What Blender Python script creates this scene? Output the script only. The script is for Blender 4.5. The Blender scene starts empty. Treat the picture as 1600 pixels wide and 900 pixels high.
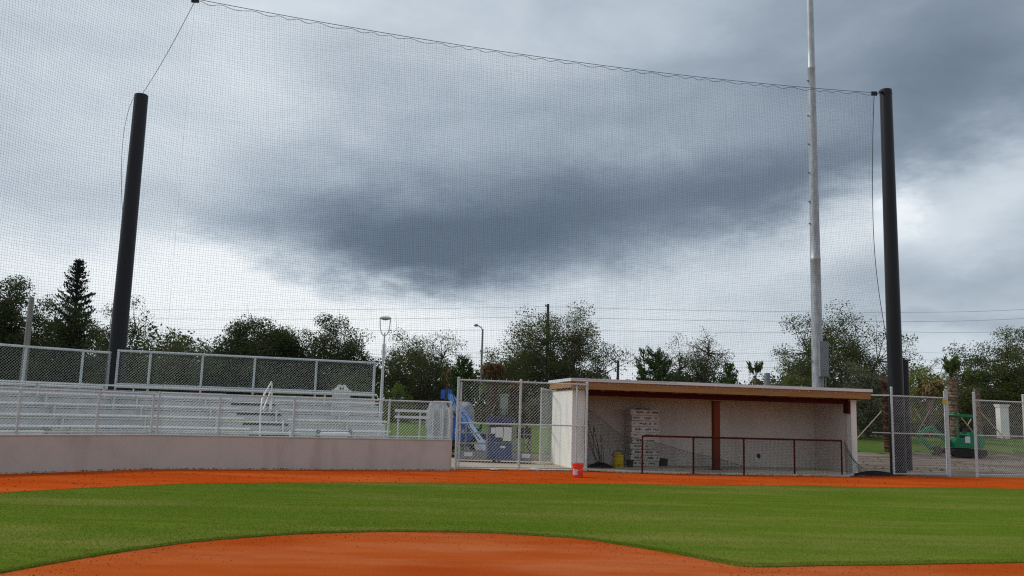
import bpy, math, random
import numpy as np
from mathutils import Vector as V

random.seed(7)
RNG = np.random.default_rng(11)
sc = bpy.context.scene
COL = sc.collection
R = math.radians

# ------------------------------------------------------------------ camera
F = 1354.0                       # focal length in pixels of the 1600 px wide photograph
PIT = math.atan(195 / F)
ROLL = 0.0295
EYE = 1.65
cam_d = bpy.data.cameras.new("camera")
cam = bpy.data.objects.new("camera", cam_d)
COL.objects.link(cam)
cam_d.sensor_width = 36.0
cam_d.lens = 36.0 * F / 1600
cam_d.clip_start = 0.1
cam_d.clip_end = 3000
FW = V((0, math.cos(PIT), math.sin(PIT)))
_u0 = V((0, -math.sin(PIT), math.cos(PIT)))
RT = math.cos(ROLL) * V((1, 0, 0)) + math.sin(ROLL) * _u0
UP = -math.sin(ROLL) * V((1, 0, 0)) + math.cos(ROLL) * _u0
from mathutils import Matrix
_m = Matrix((RT, UP, -FW)).transposed().to_4x4()
_m.translation = V((0, 0, EYE))
cam.matrix_world = _m
sc.camera = cam


def ray(px, py):
    return FW * F + (px - 800) * RT - (py - 450) * UP


def G(px, py, z=0.0):
    """ground point seen at a photo pixel"""
    d = ray(px, py)
    t = (z - EYE) / d.z
    return V((d.x * t, d.y * t, z))


def P(px, py, Y):
    """point seen at a photo pixel at distance Y"""
    d = ray(px, py)
    t = Y / d.y
    return V((d.x * t, Y, EYE + d.z * t))


# ------------------------------------------------------------------ sky, sun, exposure
SUN_AZ = math.atan2(-0.93, 0.22)     # from +Y, clockwise
SUN_EL = R(42)
sc.view_settings.view_transform = 'Standard'
sc.view_settings.look = 'None'
sc.view_settings.gamma = 1.0
sc.view_settings.exposure = 0.2
sc.view_settings.use_curve_mapping = False

SKY_STRENGTH = 0.1
world = bpy.data.worlds.new("World")
sc.world = world
world.use_nodes = True


def build_sky():
    nt = world.node_tree
    nt.nodes.clear()
    N = nt.nodes.new
    L = nt.links.new

    def math_(op, a, b=None, clamp=False):
        n = N('ShaderNodeMath')
        n.operation = op
        n.use_clamp = clamp
        for i, x in enumerate((a, b)):
            if x is None:
                continue
            if isinstance(x, (int, float)):
                n.inputs[i].default_value = x
            else:
                L(x, n.inputs[i])
        return n.outputs[0]

    out = N('ShaderNodeOutputWorld')
    bg = N('ShaderNodeBackground')
    bg.inputs['Strength'].default_value = SKY_STRENGTH
    L(bg.outputs[0], out.inputs[0])
    sky = N('ShaderNodeTexSky')
    sky.sky_type = 'NISHITA'
    sky.sun_disc = False
    sky.sun_elevation = SUN_EL
    sky.sun_rotation = SUN_AZ % (2 * math.pi)
    tc = N('ShaderNodeTexCoord')
    # fine and coarse turbulence, stretched sideways like a layer of stratus
    mp = N('ShaderNodeMapping')
    mp.inputs['Scale'].default_value = (1.0, 1.0, 2.2)
    L(tc.outputs['Generated'], mp.inputs['Vector'])

    def noise(scale, detail, rough, dist=0.0, loc=(0, 0, 0)):
        m2 = N('ShaderNodeMapping')
        m2.inputs['Location'].default_value = loc
        L(mp.outputs[0], m2.inputs['Vector'])
        n = N('ShaderNodeTexNoise')
        n.inputs['Scale'].default_value = scale
        n.inputs['Detail'].default_value = detail
        n.inputs['Roughness'].default_value = rough
        n.inputs['Distortion'].default_value = dist
        L(m2.outputs[0], n.inputs['Vector'])
        return n.outputs['Fac']

    wa = noise(3.2, 8, 0.66, 0.0, (3.1, 0.4, 1.7))
    we = noise(3.4, 8, 0.66, 0.0, (9.3, 5.2, 4.4))
    fine = noise(6.5, 7, 0.58, 0.3, (1.3, 7.7, 2.1))
    big = noise(2.3, 5, 0.55, 0.2, (4.3, 2.7, 8.1))
    sep = N('ShaderNodeSeparateXYZ')
    L(tc.outputs['Generated'], sep.inputs[0])
    az = math_('ARCTAN2', sep.outputs['X'], sep.outputs['Y'])
    el = math_('ARCSINE', sep.outputs['Z'])
    az = math_('ADD', az, math_('MULTIPLY', math_('SUBTRACT', wa, 0.5), 0.24))
    el = math_('ADD', el, math_('MULTIPLY', math_('SUBTRACT', we, 0.5), 0.13))

    # cloud masses: photo position of the mass, its size (px), tilt, weight
    blobs = [
        (690, 385, 240, 60, 0.00, -0.36), (1010, 335, 260, 58, -0.10, -0.28), (540, 345, 120, 46, 0.14, -0.12), (740, 315, 260, 55, 0.0, -0.16), (290, 285, 170, 50, 0.15, 0.16), (950, 222, 130, 30, 0.0, 0.14), (1325, 305, 50, 34, -0.3, 0.12), (620, 470, 110, 22, 0.1, 0.10),
        (640, 425, 130, 34, 0.0, -0.20), (1240, 300, 150, 46, -0.25, -0.16), (740, 400, 190, 55, 0.0, -0.16), (820, 270, 300, 60, 0.0, -0.10),
        (1500, 40, 260, 150, 0.1, -0.30), (1180, 170, 280, 90, 0.0, -0.12), (1530, 160, 120, 70, 0.0, -0.14),
        (820, 215, 300, 60, 0.05, -0.08), (1460, 420, 160, 40, 0.0, -0.12), (1500, 505, 160, 14, 0.02, -0.12),
        (60, 60, 260, 150, 0.0, 0.10), (480, 190, 190, 70, 0.1, 0.12), (230, 300, 190, 40, 0.2, -0.08),
        (430, 455, 230, 52, 0.10, 0.36), (120, 430, 200, 80, 0.15, 0.18), (330, 405, 110, 26, 0.3, 0.18),
        (1010, 455, 300, 44, -0.12, 0.22), (1325, 330, 130, 40, -0.35, 0.26), (1404, 300, 24, 26, 0.0, 0.22),
        (1575, 250, 90, 70, -0.4, 0.26), (1450, 350, 160, 50, 0.0, 0.05),
        (700, 30, 230, 50, 0.05, 0.10), (330, 60, 160, 60, 0.1, 0.06), (800, 590, 1400, 60, 0.03, 0.22),
        (900, 510, 500, 30, 0.0, 0.06),
    ]
    tot = None
    for (px, py, sx, sy, tilt, w) in blobs:
        d = ray(px, py).normalized()
        a0, e0 = math.atan2(d.x, d.y), math.asin(d.z)
        sa, se = sx / F, sy / F
        da = math_('SUBTRACT', az, a0)
        de = math_('SUBTRACT', el, e0)
        de = math_('ADD', de, math_('MULTIPLY', da, tilt))     # tilt > 0: slopes down to the right
        qa = math_('POWER', math_('ABSOLUTE', math_('DIVIDE', da, sa)), 2.0)
        qe = math_('POWER', math_('ABSOLUTE', math_('DIVIDE', de, se)), 2.0)
        g = math_('EXPONENT', math_('MULTIPLY', math_('ADD', qa, qe), -0.7))
        g = math_('MULTIPLY', g, w)
        tot = g if tot is None else math_('ADD', tot, g)
    val = math_('ADD', tot, 0.625)
    val = math_('ADD', val, math_('MULTIPLY', math_('SUBTRACT', fine, 0.5), 0.32))
    val = math_('ADD', val, math_('MULTIPLY', math_('SUBTRACT', big, 0.5), 0.12), True)
    ramp = N('ShaderNodeValToRGB')
    L(val, ramp.inputs[0])
    cr = ramp.color_ramp
    cr.interpolation = 'B_SPLINE'

    def lin(r, g, b):
        return tuple((((c / 255 + 0.055) / 1.055) ** 2.4) for c in (r, g, b)) + (1,)
    stops = [(0.0, (84, 97, 111)), (0.22, (108, 121, 136)), (0.45, (142, 155, 168)), (0.65, (178, 189, 199)),
             (0.85, (214, 222, 228)), (1.0, (238, 241, 243))]
    while len(cr.elements) < len(stops):
        cr.elements.new(0.5)
    for e, (p, c) in zip(cr.elements, stops):
        e.position = p
        e.color = lin(*c)
    scl = N('ShaderNodeVectorMath')
    scl.operation = 'SCALE'
    L(ramp.outputs[0], scl.inputs[0])
    scl.inputs['Scale'].default_value = 1.0 / SKY_STRENGTH
    mix = N('ShaderNodeMix')
    mix.data_type = 'RGBA'
    mix.inputs['Factor'].default_value = 0.93
    L(sky.outputs[0], mix.inputs['A'])
    L(scl.outputs[0], mix.inputs['B'])
    L(mix.outputs['Result'], bg.inputs['Color'])


build_sky()
sun_d = bpy.data.lights.new("sun", 'SUN')
sun_d.energy = 1.7
sun_d.angle = R(14)
sun_d.color = (1.0, 0.95, 0.87)
sun = bpy.data.objects.new("sun", sun_d)
COL.objects.link(sun)
_sd = V((math.sin(SUN_AZ) * math.cos(SUN_EL), math.cos(SUN_AZ) * math.cos(SUN_EL), math.sin(SUN_EL)))
sun.rotation_euler = _sd.to_track_quat('Z', 'Y').to_euler()
sun.location = (-30, 5, 40)
sc.cycles.max_bounces = 6
sc.cycles.diffuse_bounces = 3
sc.cycles.transparent_max_bounces = 8
sc.cycles.use_denoising = False
sc.cycles.use_adaptive_sampling = False
sc.cycles.denoising_prefilter = 'ACCURATE'
sc.cycles.filter_width = 1.2


# ------------------------------------------------------------------ materials
MATS = {}


def mat(name, c1, c2=None, scale=4.0, rough=0.8, metal=0.0, bump=0.0, bscale=None, detail=6, stretch=None,
        lo=0.35, hi=0.65, spec=0.3, c3=None, s3=0.6, lo3=0.45, hi3=0.7, island=0.0, trans=0.0, c4=None, s4=1.0, st4=(1, 1, 1), lo4=.45, hi4=.7):
    m = bpy.data.materials.new(name)
    m.use_nodes = True
    nt = m.node_tree
    N, L = nt.nodes.new, nt.links.new
    b = nt.nodes['Principled BSDF']
    b.inputs['Roughness'].default_value = rough
    b.inputs['Metallic'].default_value = metal
    b.inputs['Specular IOR Level'].default_value = spec
    tc = N('ShaderNodeTexCoord')
    vec = tc.outputs['Object']
    if stretch:
        mp = N('ShaderNodeMapping')
        mp.inputs['Scale'].default_value = stretch
        L(vec, mp.inputs[0])
        vec = mp.outputs[0]

    def noise(s, d=detail):
        n = N('ShaderNodeTexNoise')
        n.inputs['Scale'].default_value = s
        n.inputs['Detail'].default_value = d
        n.inputs['Roughness'].default_value = 0.6
        L(vec, n.inputs['Vector'])
        return n.outputs['Fac']

    def rng(x, lo_, hi_):
        n = N('ShaderNodeMapRange')
        n.inputs['From Min'].default_value = lo_
        n.inputs['From Max'].default_value = hi_
        L(x, n.inputs['Value'])
        return n.outputs[0]

    def mixc(f, a, b_):
        n = N('ShaderNodeMix')
        n.data_type = 'RGBA'
        L(f, n.inputs['Factor'])
        for s, x in (('A', a), ('B', b_)):
            if isinstance(x, tuple):
                n.inputs[s].default_value = x + (1,)
            else:
                L(x, n.inputs[s])
        return n.outputs['Result']

    col = None
    if c2 is None:
        c2 = tuple(x * 0.8 for x in c1)
    col = mixc(rng(noise(scale), lo, hi), tuple(c1), tuple(c2))
    if c3 is not None:
        col = mixc(rng(noise(s3), lo3, hi3), col, tuple(c3))
    if c4 is not None:
        m4 = N('ShaderNodeMapping')
        m4.inputs['Scale'].default_value = st4
        L(tc.outputs['Object'], m4.inputs[0])
        n4 = N('ShaderNodeTexNoise')
        n4.inputs['Scale'].default_value = s4
        n4.inputs['Detail'].default_value = 4
        L(m4.outputs[0], n4.inputs['Vector'])
        col = mixc(rng(n4.outputs['Fac'], lo4, hi4), col, tuple(c4))
    if island > 0:
        g = N('ShaderNodeNewGeometry')
        h = N('ShaderNodeHueSaturation')
        mr = N('ShaderNodeMapRange')
        mr.inputs['To Min'].default_value = 1 - island
        mr.inputs['To Max'].default_value = 1 + island
        L(g.outputs['Random Per Island'], mr.inputs['Value'])
        L(mr.outputs[0], h.inputs['Value'])
        L(col, h.inputs['Color'])
        col = h.outputs[0]
    L(col, b.inputs['Base Color'])
    if bump:
        bn = N('ShaderNodeBump')
        bn.inputs['Strength'].default_value = bump
        bn.inputs['Distance'].default_value = 0.02
        L(noise(bscale or scale * 3), bn.inputs['Height'])
        L(bn.outputs[0], b.inputs['Normal'])
    if trans:
        t = N('ShaderNodeBsdfTranslucent')
        L(col, t.inputs['Color'])
        mx = N('ShaderNodeMixShader')
        mx.inputs[0].default_value = trans
        L(b.outputs[0], mx.inputs[1])
        L(t.outputs[0], mx.inputs[2])
        L(mx.outputs[0], nt.nodes['Material Output'].inputs[0])
    MATS[name] = m
    return m


mat('earth', (.085, .075, .045), (.06, .085, .025), scale=.5, rough=.95, bump=.4, bscale=6, c3=(.055, .09, .02), s3=.12, spec=.03)
mat('dirt_lot', (.17, .13, .10), (.075, .058, .045), scale=1.0, rough=.95, bump=.8, bscale=7, stretch=(.30, 1.2, 1), c3=(.25, .21, .18), s3=.8, spec=.03)
mat('far_grass', (.085, .15, .025), (.06, .115, .02), scale=2.2, rough=.95, bump=.5, bscale=20, c3=(.12, .13, .045), s3=.35, spec=.03)
mat('brush_dirt', (.16, .125, .095), (.08, .075, .04), scale=1.6, rough=.95, bump=.8, bscale=6, spec=.03)
mat('pad', (.46, .38, .29), (.36, .29, .22), scale=1.2, rough=.9, bump=.2, bscale=20, c3=(.52, .45, .37), s3=.4, spec=.03)
mat('track_clay', (.53, .080, .011), (.45, .064, .009), scale=1.1, rough=1, bump=.6, bscale=26, stretch=(.45, 1.5, 1), c3=(.36, .048, .008), s3=1.3, lo3=.46, hi3=.76, spec=.0, c4=(.54, .110, .024), s4=.5, st4=(.4, 1.6, 1))
mat('mound_clay', (.49, .102, .022), (.43, .080, .015), scale=1.6, rough=1, bump=.9, bscale=45, stretch=(.5, 1.4, 1), c3=(.52, .165, .065), s3=.6, spec=.0, c4=(.40, .064, .011), s4=.8, st4=(.5, 1.5, 1), lo3=.45, hi3=.75)
mat('turf', (.128, .182, .017), (.088, .144, .010), scale=2.6, rough=.95, bump=.4, bscale=70, stretch=(.22, 1.6, 1), c3=(.205, .198, .048), s3=.4, lo3=.47, hi3=.72, spec=.02, c4=(.094, .152, .012), s4=.6, st4=(.5, 1.2, 1), lo4=.46, hi4=.70)
mat('blade', (.130, .182, .014), (.19, .195, .035), scale=.9, rough=.9, island=.45, spec=.03, trans=.25, c4=(.102, .160, .012), s4=.6, st4=(.5, 1.2, 1), lo4=.46, hi4=.70)
mat('clod', (.24, .05, .012), (.34, .08, .02), scale=6, rough=1, spec=0)
mat('stucco_taupe', (.53, .50, .455), (.48, .455, .41), scale=.7, rough=.95, bump=.15, bscale=40, c3=(.435, .405, .365), s3=1.1, lo3=.5, hi3=.8, spec=.1, c4=(.43, .375, .325), s4=1.4, st4=(1.6, 1.6, .35), lo4=.54, hi4=.78)
mat('concrete', (.46, .45, .42), (.38, .37, .35), scale=3, rough=.9, bump=.2)
mat('galv', (.57, .62, .63), (.46, .50, .51), scale=6, rough=.5, metal=.15, spec=.4)
mat('galv_wire', (.64, .69, .69), (.54, .58, .58), scale=3, rough=.5, metal=.1, spec=.5)
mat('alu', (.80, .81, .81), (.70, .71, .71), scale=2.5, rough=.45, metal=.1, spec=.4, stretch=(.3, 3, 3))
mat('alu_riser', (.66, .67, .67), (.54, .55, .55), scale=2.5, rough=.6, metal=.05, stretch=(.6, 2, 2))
mat('dark_gap', (.02, .02, .022), (.03, .03, .03), scale=3, rough=.9)
mat('white_pipe', (.74, .74, .72), (.66, .66, .64), scale=4, rough=.4)
mat('net_black', (.018, .018, .022), (.03, .03, .034), scale=3, rough=.85)
mat('black_paint', (.006, .0065, .009), (.010, .0105, .014), scale=1.5, rough=.4, spec=.32, stretch=(1, 1, .2), bump=.06, bscale=4)
mat('pole_galv', (.40, .43, .46), (.31, .335, .36), scale=5, rough=.45, metal=.3, spec=.5, stretch=(1, 1, .35), c3=(.50, .52, .53), s3=9)
mat('white_wall', (.78, .78, .73), (.70, .70, .65), scale=1.2, rough=.9, bump=.15, bscale=30, c4=(.58, .56, .51), s4=1.6, st4=(1.5, 1.5, .3), lo4=.55, hi4=.8)
mat('dugout_in', (.67, .605, .545), (.61, .545, .49), scale=.8, rough=.95, bump=.1, bscale=30, c3=(.55, .485, .435), s3=.5, spec=.05, c4=(.52, .45, .40), s4=1.6, st4=(1.4, 1.4, .4), lo4=.55, hi4=.78)
mat('slab', (.60, .50, .40), (.48, .39, .30), scale=1.6, rough=.95, bump=.15, spec=.1)
mat('roof_white', (.76, .76, .78), (.66, .66, .68), scale=2, rough=.5, c3=(.5, .5, .5), s3=5, lo3=.6, hi3=.8)
mat('pine_board', (.37, .205, .085), (.30, .155, .06), scale=2.5, rough=.8, stretch=(.4, 1, 6), c3=(.20, .10, .045), s3=3, lo3=.60, hi3=.75, spec=.1)
mat('oxide', (.07, .011, .009), (.055, .009, .007), scale=3, rough=.7, spec=.1)
mat('oxide_post', (.15, .030, .014), (.11, .023, .011), scale=3, rough=.65, stretch=(1, 1, .2), spec=.1)
mat('carton', (.66, .60, .55), (.54, .48, .44), scale=5, rough=.75, spec=.1, c4=(.45, .38, .33), s4=3, lo4=.5, hi4=.75)
mat('ink', (.035, .022, .02), (.05, .035, .03), scale=9, rough=.7)
mat('brown_card', (.17, .10, .06), (.12, .07, .04), scale=6, rough=.8)
mat('bucket_orange', (.86, .045, .012), (.78, .038, .01), scale=3, rough=.35, spec=.5)
mat('sticker', (.72, .70, .74), (.45, .36, .48), scale=30, rough=.5)
mat('paper', (.70, .70, .70), (.6, .6, .6), scale=5, rough=.6)
mat('yellow', (.62, .44, .02), (.50, .35, .02), scale=4, rough=.5)
mat('dark_plastic', (.03, .028, .028), (.05, .045, .042), scale=4, rough=.6)
mat('lift_blue', (.03, .13, .48), (.025, .11, .42), scale=3, rough=.4, spec=.4)
mat('boom_blue', (.055, .17, .46), (.09, .22, .50), scale=2, rough=.4, spec=.4)
mat('tank_boom', (.28, .37, .50), (.22, .30, .42), scale=3, rough=.5, spec=.4)
mat('navy', (.03, .04, .13), (.025, .03, .10), scale=5, rough=.5)
mat('panel_blue', (.06, .09, .21), (.045, .07, .17), scale=5, rough=.5)
mat('lift_grey', (.24, .25, .27), (.19, .20, .22), scale=4, rough=.5)
mat('tyre', (.02, .02, .02), (.03, .03, .03), scale=8, rough=.9)
mat('tank_grey', (.24, .26, .30), (.13, .14, .16), scale=9, rough=.8, c3=(.34, .36, .40), s3=3.2, spec=.1)
mat('digger_green', (.008, .20, .085), (.006, .16, .07), scale=3, rough=.45, spec=.4)
mat('rust_steel', (.09, .06, .045), (.05, .038, .03), scale=5, rough=.8)
mat('bark', (.11, .085, .065), (.06, .048, .038), scale=6, rough=.95, bump=.6, stretch=(1, 1, .3))
mat('palm_bark', (.27, .20, .145), (.13, .09, .065), scale=8, rough=.95, bump=.6, spec=.1)
mat('palm_red', (.10, .055, .036), (.055, .03, .02), scale=9, rough=.95, bump=.6, spec=.1)
mat('leaf_oak', (.115, .138, .048), (.080, .100, .036), scale=.5, rough=.8, spec=.06, island=.28, trans=.38)
mat('leaf_dark', (.080, .102, .036), (.056, .074, .028), scale=.5, rough=.8, spec=.06, island=.28, trans=.35)
mat('leaf_green', (.135, .20, .038), (.10, .15, .03), scale=.5, rough=.8, spec=.06, island=.28, trans=.42)
mat('leaf_yellow', (.24, .27, .065), (.15, .18, .045), scale=.5, rough=.75, spec=.1, island=.4, trans=.35)
mat('leaf_grey', (.17, .185, .115), (.11, .125, .07), scale=.5, rough=.8, spec=.06, island=.35, trans=.3)
mat('leaf_pine', (.055, .10, .022), (.035, .07, .016), scale=.8, rough=.75, spec=.12, island=.35, trans=.15)
mat('leaf_norfolk', (.030, .048, .030), (.022, .036, .023), scale=.8, rough=.75, spec=.12, island=.3, trans=.1)
mat('frond_dead', (.20, .115, .055), (.12, .07, .038), scale=2, rough=.9, island=.45, trans=.1, spec=.1)
mat('frond_tan', (.32, .24, .11), (.22, .15, .07), scale=2, rough=.9, island=.4, trans=.15, spec=.1)
mat('frond_green', (.10, .14, .035), (.07, .10, .025), scale=2, rough=.7, island=.3, trans=.2)
mat('prop_wood', (.50, .40, .28), (.40, .31, .21), scale=4, rough=.8)
mat('pillar_grey', (.40, .43, .37), (.32, .35, .30), scale=3, rough=.9)
mat('weed', (.10, .085, .05), (.06, .065, .032), scale=.8, rough=.9, island=.4, spec=.05)
mat('picket', (.42, .40, .36), (.33, .31, .28), scale=4, rough=.85)
mat('picket_tan', (.34, .26, .17), (.26, .19, .12), scale=4, rough=.85)
mat('house_beige', (.52, .44, .34), (.46, .39, .30), scale=1, rough=.9)
mat('house_orange', (.50, .24, .13), (.44, .20, .11), scale=2, rough=.9)
mat('roof_tile', (.17, .085, .06), (.12, .06, .045), scale=5, rough=.85)
mat('glass_dark', (.03, .035, .04), (.04, .045, .05), scale=2, rough=.1, spec=.6)
mat('wood_pole', (.10, .085, .072), (.07, .06, .05), scale=4, rough=.9, stretch=(1, 1, .2))
mat('conc_pole', (.27, .25, .22), (.21, .195, .175), scale=3, rough=.9)
mat('lamp_white', (.72, .73, .74), (.64, .65, .66), scale=3, rough=.4)
mat('fence_iron', (.02, .02, .02), (.03, .03, .03), scale=3, rough=.6)
mat('wire_dark', (.03, .03, .034), (.04, .04, .045), scale=1, rough=.6)
mat('rubble', (.22, .19, .165), (.12, .095, .075), scale=4, rough=.95)
mat('litter', (.66, .62, .58), (.45, .40, .36), scale=8, rough=.9)

# ------------------------------------------------------------------ builders
FRAME = {}


class MB:
    def __init__(s):
        s.v, s.f, s.mi, s.cur = [], [], [], 0

    def add(s, vs, fs):
        o = len(s.v)
        s.v.extend([tuple(x) for x in vs])
        for f in fs:
            s.f.append(tuple(i + o for i in f))
            s.mi.append(s.cur)
        return s

    def box(s, c, d, ax=None):
        """box of centre c, full sizes d along the axes ax"""
        X, Y, Z = ax or (V((1, 0, 0)), V((0, 1, 0)), V((0, 0, 1)))
        c = V(c)
        vs = [c + X * (a * d[0] / 2) + Y * (b * d[1] / 2) + Z * (e * d[2] / 2) for e in (-1, 1) for b in (-1, 1) for a in (-1, 1)]
        return s.add(vs, [(0, 2, 3, 1), (4, 5, 7, 6), (0, 1, 5, 4), (2, 6, 7, 3), (0, 4, 6, 2), (1, 3, 7, 5)])

    def bar(s, p, q, w, h, up=(0, 0, 1)):
        p, q = V(p), V(q)
        d = (q - p)
        X = d.normalized()
        Yv = V(up).cross(X)
        if Yv.length < 1e-4:
            Yv = V((1, 0, 0))
        Yv.normalize()
        Z = X.cross(Yv)
        return s.box((p + q) / 2, (d.length, w, h), (X, Yv, Z))

    def tube(s, pts, r, n=8, cap=True):
        pts = [V(p) for p in pts]
        rs = r if isinstance(r, (list, tuple)) else [r] * len(pts)
        o = len(s.v)
        prev = None
        for i, p in enumerate(pts):
            t = (pts[min(i + 1, len(pts) - 1)] - pts[max(i - 1, 0)])
            t = t.normalized() if t.length > 1e-9 else V((0, 0, 1))
            if prev is None:
                a = V((0, 0, 1)) if abs(t.z) < .9 else V((1, 0, 0))
                e1 = t.cross(a).normalized()
            else:
                e1 = (prev - t * prev.dot(t)).normalized()
            prev = e1
            e2 = t.cross(e1)
            for k in range(n):
                an = 2 * math.pi * k / n
                s.v.append(tuple(p + (e1 * math.cos(an) + e2 * math.sin(an)) * rs[i]))
        m = len(pts)
        for i in range(m - 1):
            for k in range(n):
                k2 = (k + 1) % n
                s.f.append((o + i * n + k, o + i * n + k2, o + (i + 1) * n + k2, o + (i + 1) * n + k))
                s.mi.append(s.cur)
        if cap:
            s.f.append(tuple(o + k for k in range(n - 1, -1, -1)))
            s.f.append(tuple(o + (m - 1) * n + k for k in range(n)))
            s.mi += [s.cur, s.cur]
        return s

    def wire(s, p, q, r):
        return s.tube([p, q], r, 3, False)

    def lathe(s, c, prof, n=16, cap=True, axis=None):
        c = V(c)
        X, Y, Z = axis or (V((1, 0, 0)), V((0, 1, 0)), V((0, 0, 1)))
        o = len(s.v)
        for (r, z) in prof:
            for k in range(n):
                a = 2 * math.pi * k / n
                s.v.append(tuple(c + X * (r * math.cos(a)) + Y * (r * math.sin(a)) + Z * z))
        for i in range(len(prof) - 1):
            for k in range(n):
                k2 = (k + 1) % n
                s.f.append((o + i * n + k, o + i * n + k2, o + (i + 1) * n + k2, o + (i + 1) * n + k))
                s.mi.append(s.cur)
        if cap:
            s.f.append(tuple(o + k for k in range(n - 1, -1, -1)))
            s.f.append(tuple(o + (len(prof) - 1) * n + k for k in range(n)))
            s.mi += [s.cur, s.cur]
        return s

    def prism(s, poly, c, X, Z, Y, depth):
        """outline poly (x, z) in the plane X, Z through c, extruded along Y"""
        c = V(c)
        n = len(poly)
        vs = [c + X * a + Z * b for a, b in poly] + [c + X * a + Z * b + Y * depth for a, b in poly]
        fs = [tuple(range(n)), tuple(range(2 * n - 1, n - 1, -1))]
        fs += [(i, i + n, (i + 1) % n + n, (i + 1) % n) for i in range(n)]
        return s.add(vs, fs)

    def build(s, name, m, parent=None, smooth=False, origin=None):
        ms = m if isinstance(m, (list, tuple)) else [m]
        me = bpy.data.meshes.new(name)
        vv = np.array(s.v, dtype=np.float64).reshape(-1, 3)
        if parent is not None:
            loc, rz = FRAME[parent.name]
        else:
            if origin is None:
                lo, hi = vv.min(0), vv.max(0)
                origin = ((lo[0] + hi[0]) / 2, (lo[1] + hi[1]) / 2, lo[2])
            loc, rz = V(origin), 0.0
        vv = vv - np.array(loc)
        c_, s_ = math.cos(-rz), math.sin(-rz)
        x = vv[:, 0] * c_ - vv[:, 1] * s_
        y = vv[:, 0] * s_ + vv[:, 1] * c_
        vv = np.stack([x, y, vv[:, 2]], 1)
        me.from_pydata(vv.tolist(), [], s.f)
        for q in ms:
            me.materials.append(MATS[q])
        if len(ms) > 1:
            me.polygons.foreach_set('material_index', s.mi)
        if smooth:
            me.polygons.foreach_set('use_smooth', [True] * len(me.polygons))
            try:
                me.set_sharp_from_angle(angle=R(40))
            except Exception:
                pass
        me.update()
        o = bpy.data.objects.new(name, me)
        COL.objects.link(o)
        if parent is not None:
            o.parent = parent
        else:
            o.location = loc
        FRAME[o.name] = (V(loc), rz)
        return o


def tag(o, label=None, cat=None, group=None, kind=None):
    if label:
        o['label'] = label
    if cat:
        o['category'] = cat
    if group:
        o['group'] = group
    if kind:
        o['kind'] = kind
    return o


def thing(name, label, cat, loc, rz=0.0, group=None):
    o = bpy.data.objects.new(name, None)
    o.empty_display_size = .2
    COL.objects.link(o)
    o.location = loc
    o.rotation_euler = (0, 0, rz)
    FRAME[o.name] = (V(loc), rz)
    return tag(o, label, cat, group)


def np_mesh(name, verts, quads, m, parent=None, loc=None):
    """quads (or triangles) from numpy arrays; verts in world coordinates"""
    verts = np.asarray(verts, dtype=np.float32)
    quads = np.asarray(quads, dtype=np.int32)
    k = quads.shape[1]
    base = np.array(FRAME[parent.name][0]) if parent is not None else np.array(loc if loc is not None else (0, 0, 0))
    me = bpy.data.meshes.new(name)
    me.vertices.add(len(verts))
    me.vertices.foreach_set('co', (verts - base).astype(np.float32).ravel())
    me.loops.add(quads.size)
    me.loops.foreach_set('vertex_index', quads.ravel())
    me.polygons.add(len(quads))
    me.polygons.foreach_set('loop_start', np.arange(0, quads.size, k, dtype=np.int32))
    me.polygons.foreach_set('loop_total', np.full(len(quads), k, dtype=np.int32))
    me.update(calc_edges=True)
    me.validate()
    me.materials.append(MATS[m])
    o = bpy.data.objects.new(name, me)
    COL.objects.link(o)
    if parent is not None:
        o.parent = parent
    else:
        o.location = tuple(base)
    FRAME[o.name] = (V(base), 0.0)
    return o


def chain(A, B, z0, z1, sp=.060, r=.0021, zA=None):
    """chain link fabric between A and B (xy) as two families of crossing wires"""
    mb = MB()
    A, B = V((A[0], A[1], 0)), V((B[0], B[1], 0))
    L_ = (B - A).length
    u = (B - A).normalized()
    n = V((-u.y, u.x, 0)) * .002
    H = z1 - z0
    st = sp * math.sqrt(2)
    k = -int(H / st) - 1
    while k * st < L_:
        c = k * st
        for sgn in (1, -1):
            # x = c + t rises (sgn 1) or falls (sgn -1)
            t0, t1 = max(0, -c), min(H, L_ - c)
            if t1 - t0 > .01:
                za, zb = (z0 + t0, z0 + t1) if sgn > 0 else (z1 - t0, z1 - t1)
                p = A + u * (c + t0) + V((0, 0, za)) + n * sgn
                q = A + u * (c + t1) + V((0, 0, zb)) + n * sgn
                mb.wire(p, q, r)
        k += 1
    return mb


def lerp(a, b, t):
    return a + (b - a) * t


# ------------------------------------------------------------------ ground
def sheet(name, poly, z, m):
    mb = MB()
    mb.add([(x, y, z) for x, y in poly], [tuple(range(len(poly)))])
    return tag(mb.build(name, m), kind='structure')


def ground_z(x, y):
    """the lot is level; beyond it the ground climbs about a metre to the far fence line"""
    t = min(1, max(0, (y - (41.6 + .1 * x)) / 8.0))
    return 1.0 * t * t * (3 - 2 * t) + .06 * math.sin(x * .31 + y * .2) * t


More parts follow.
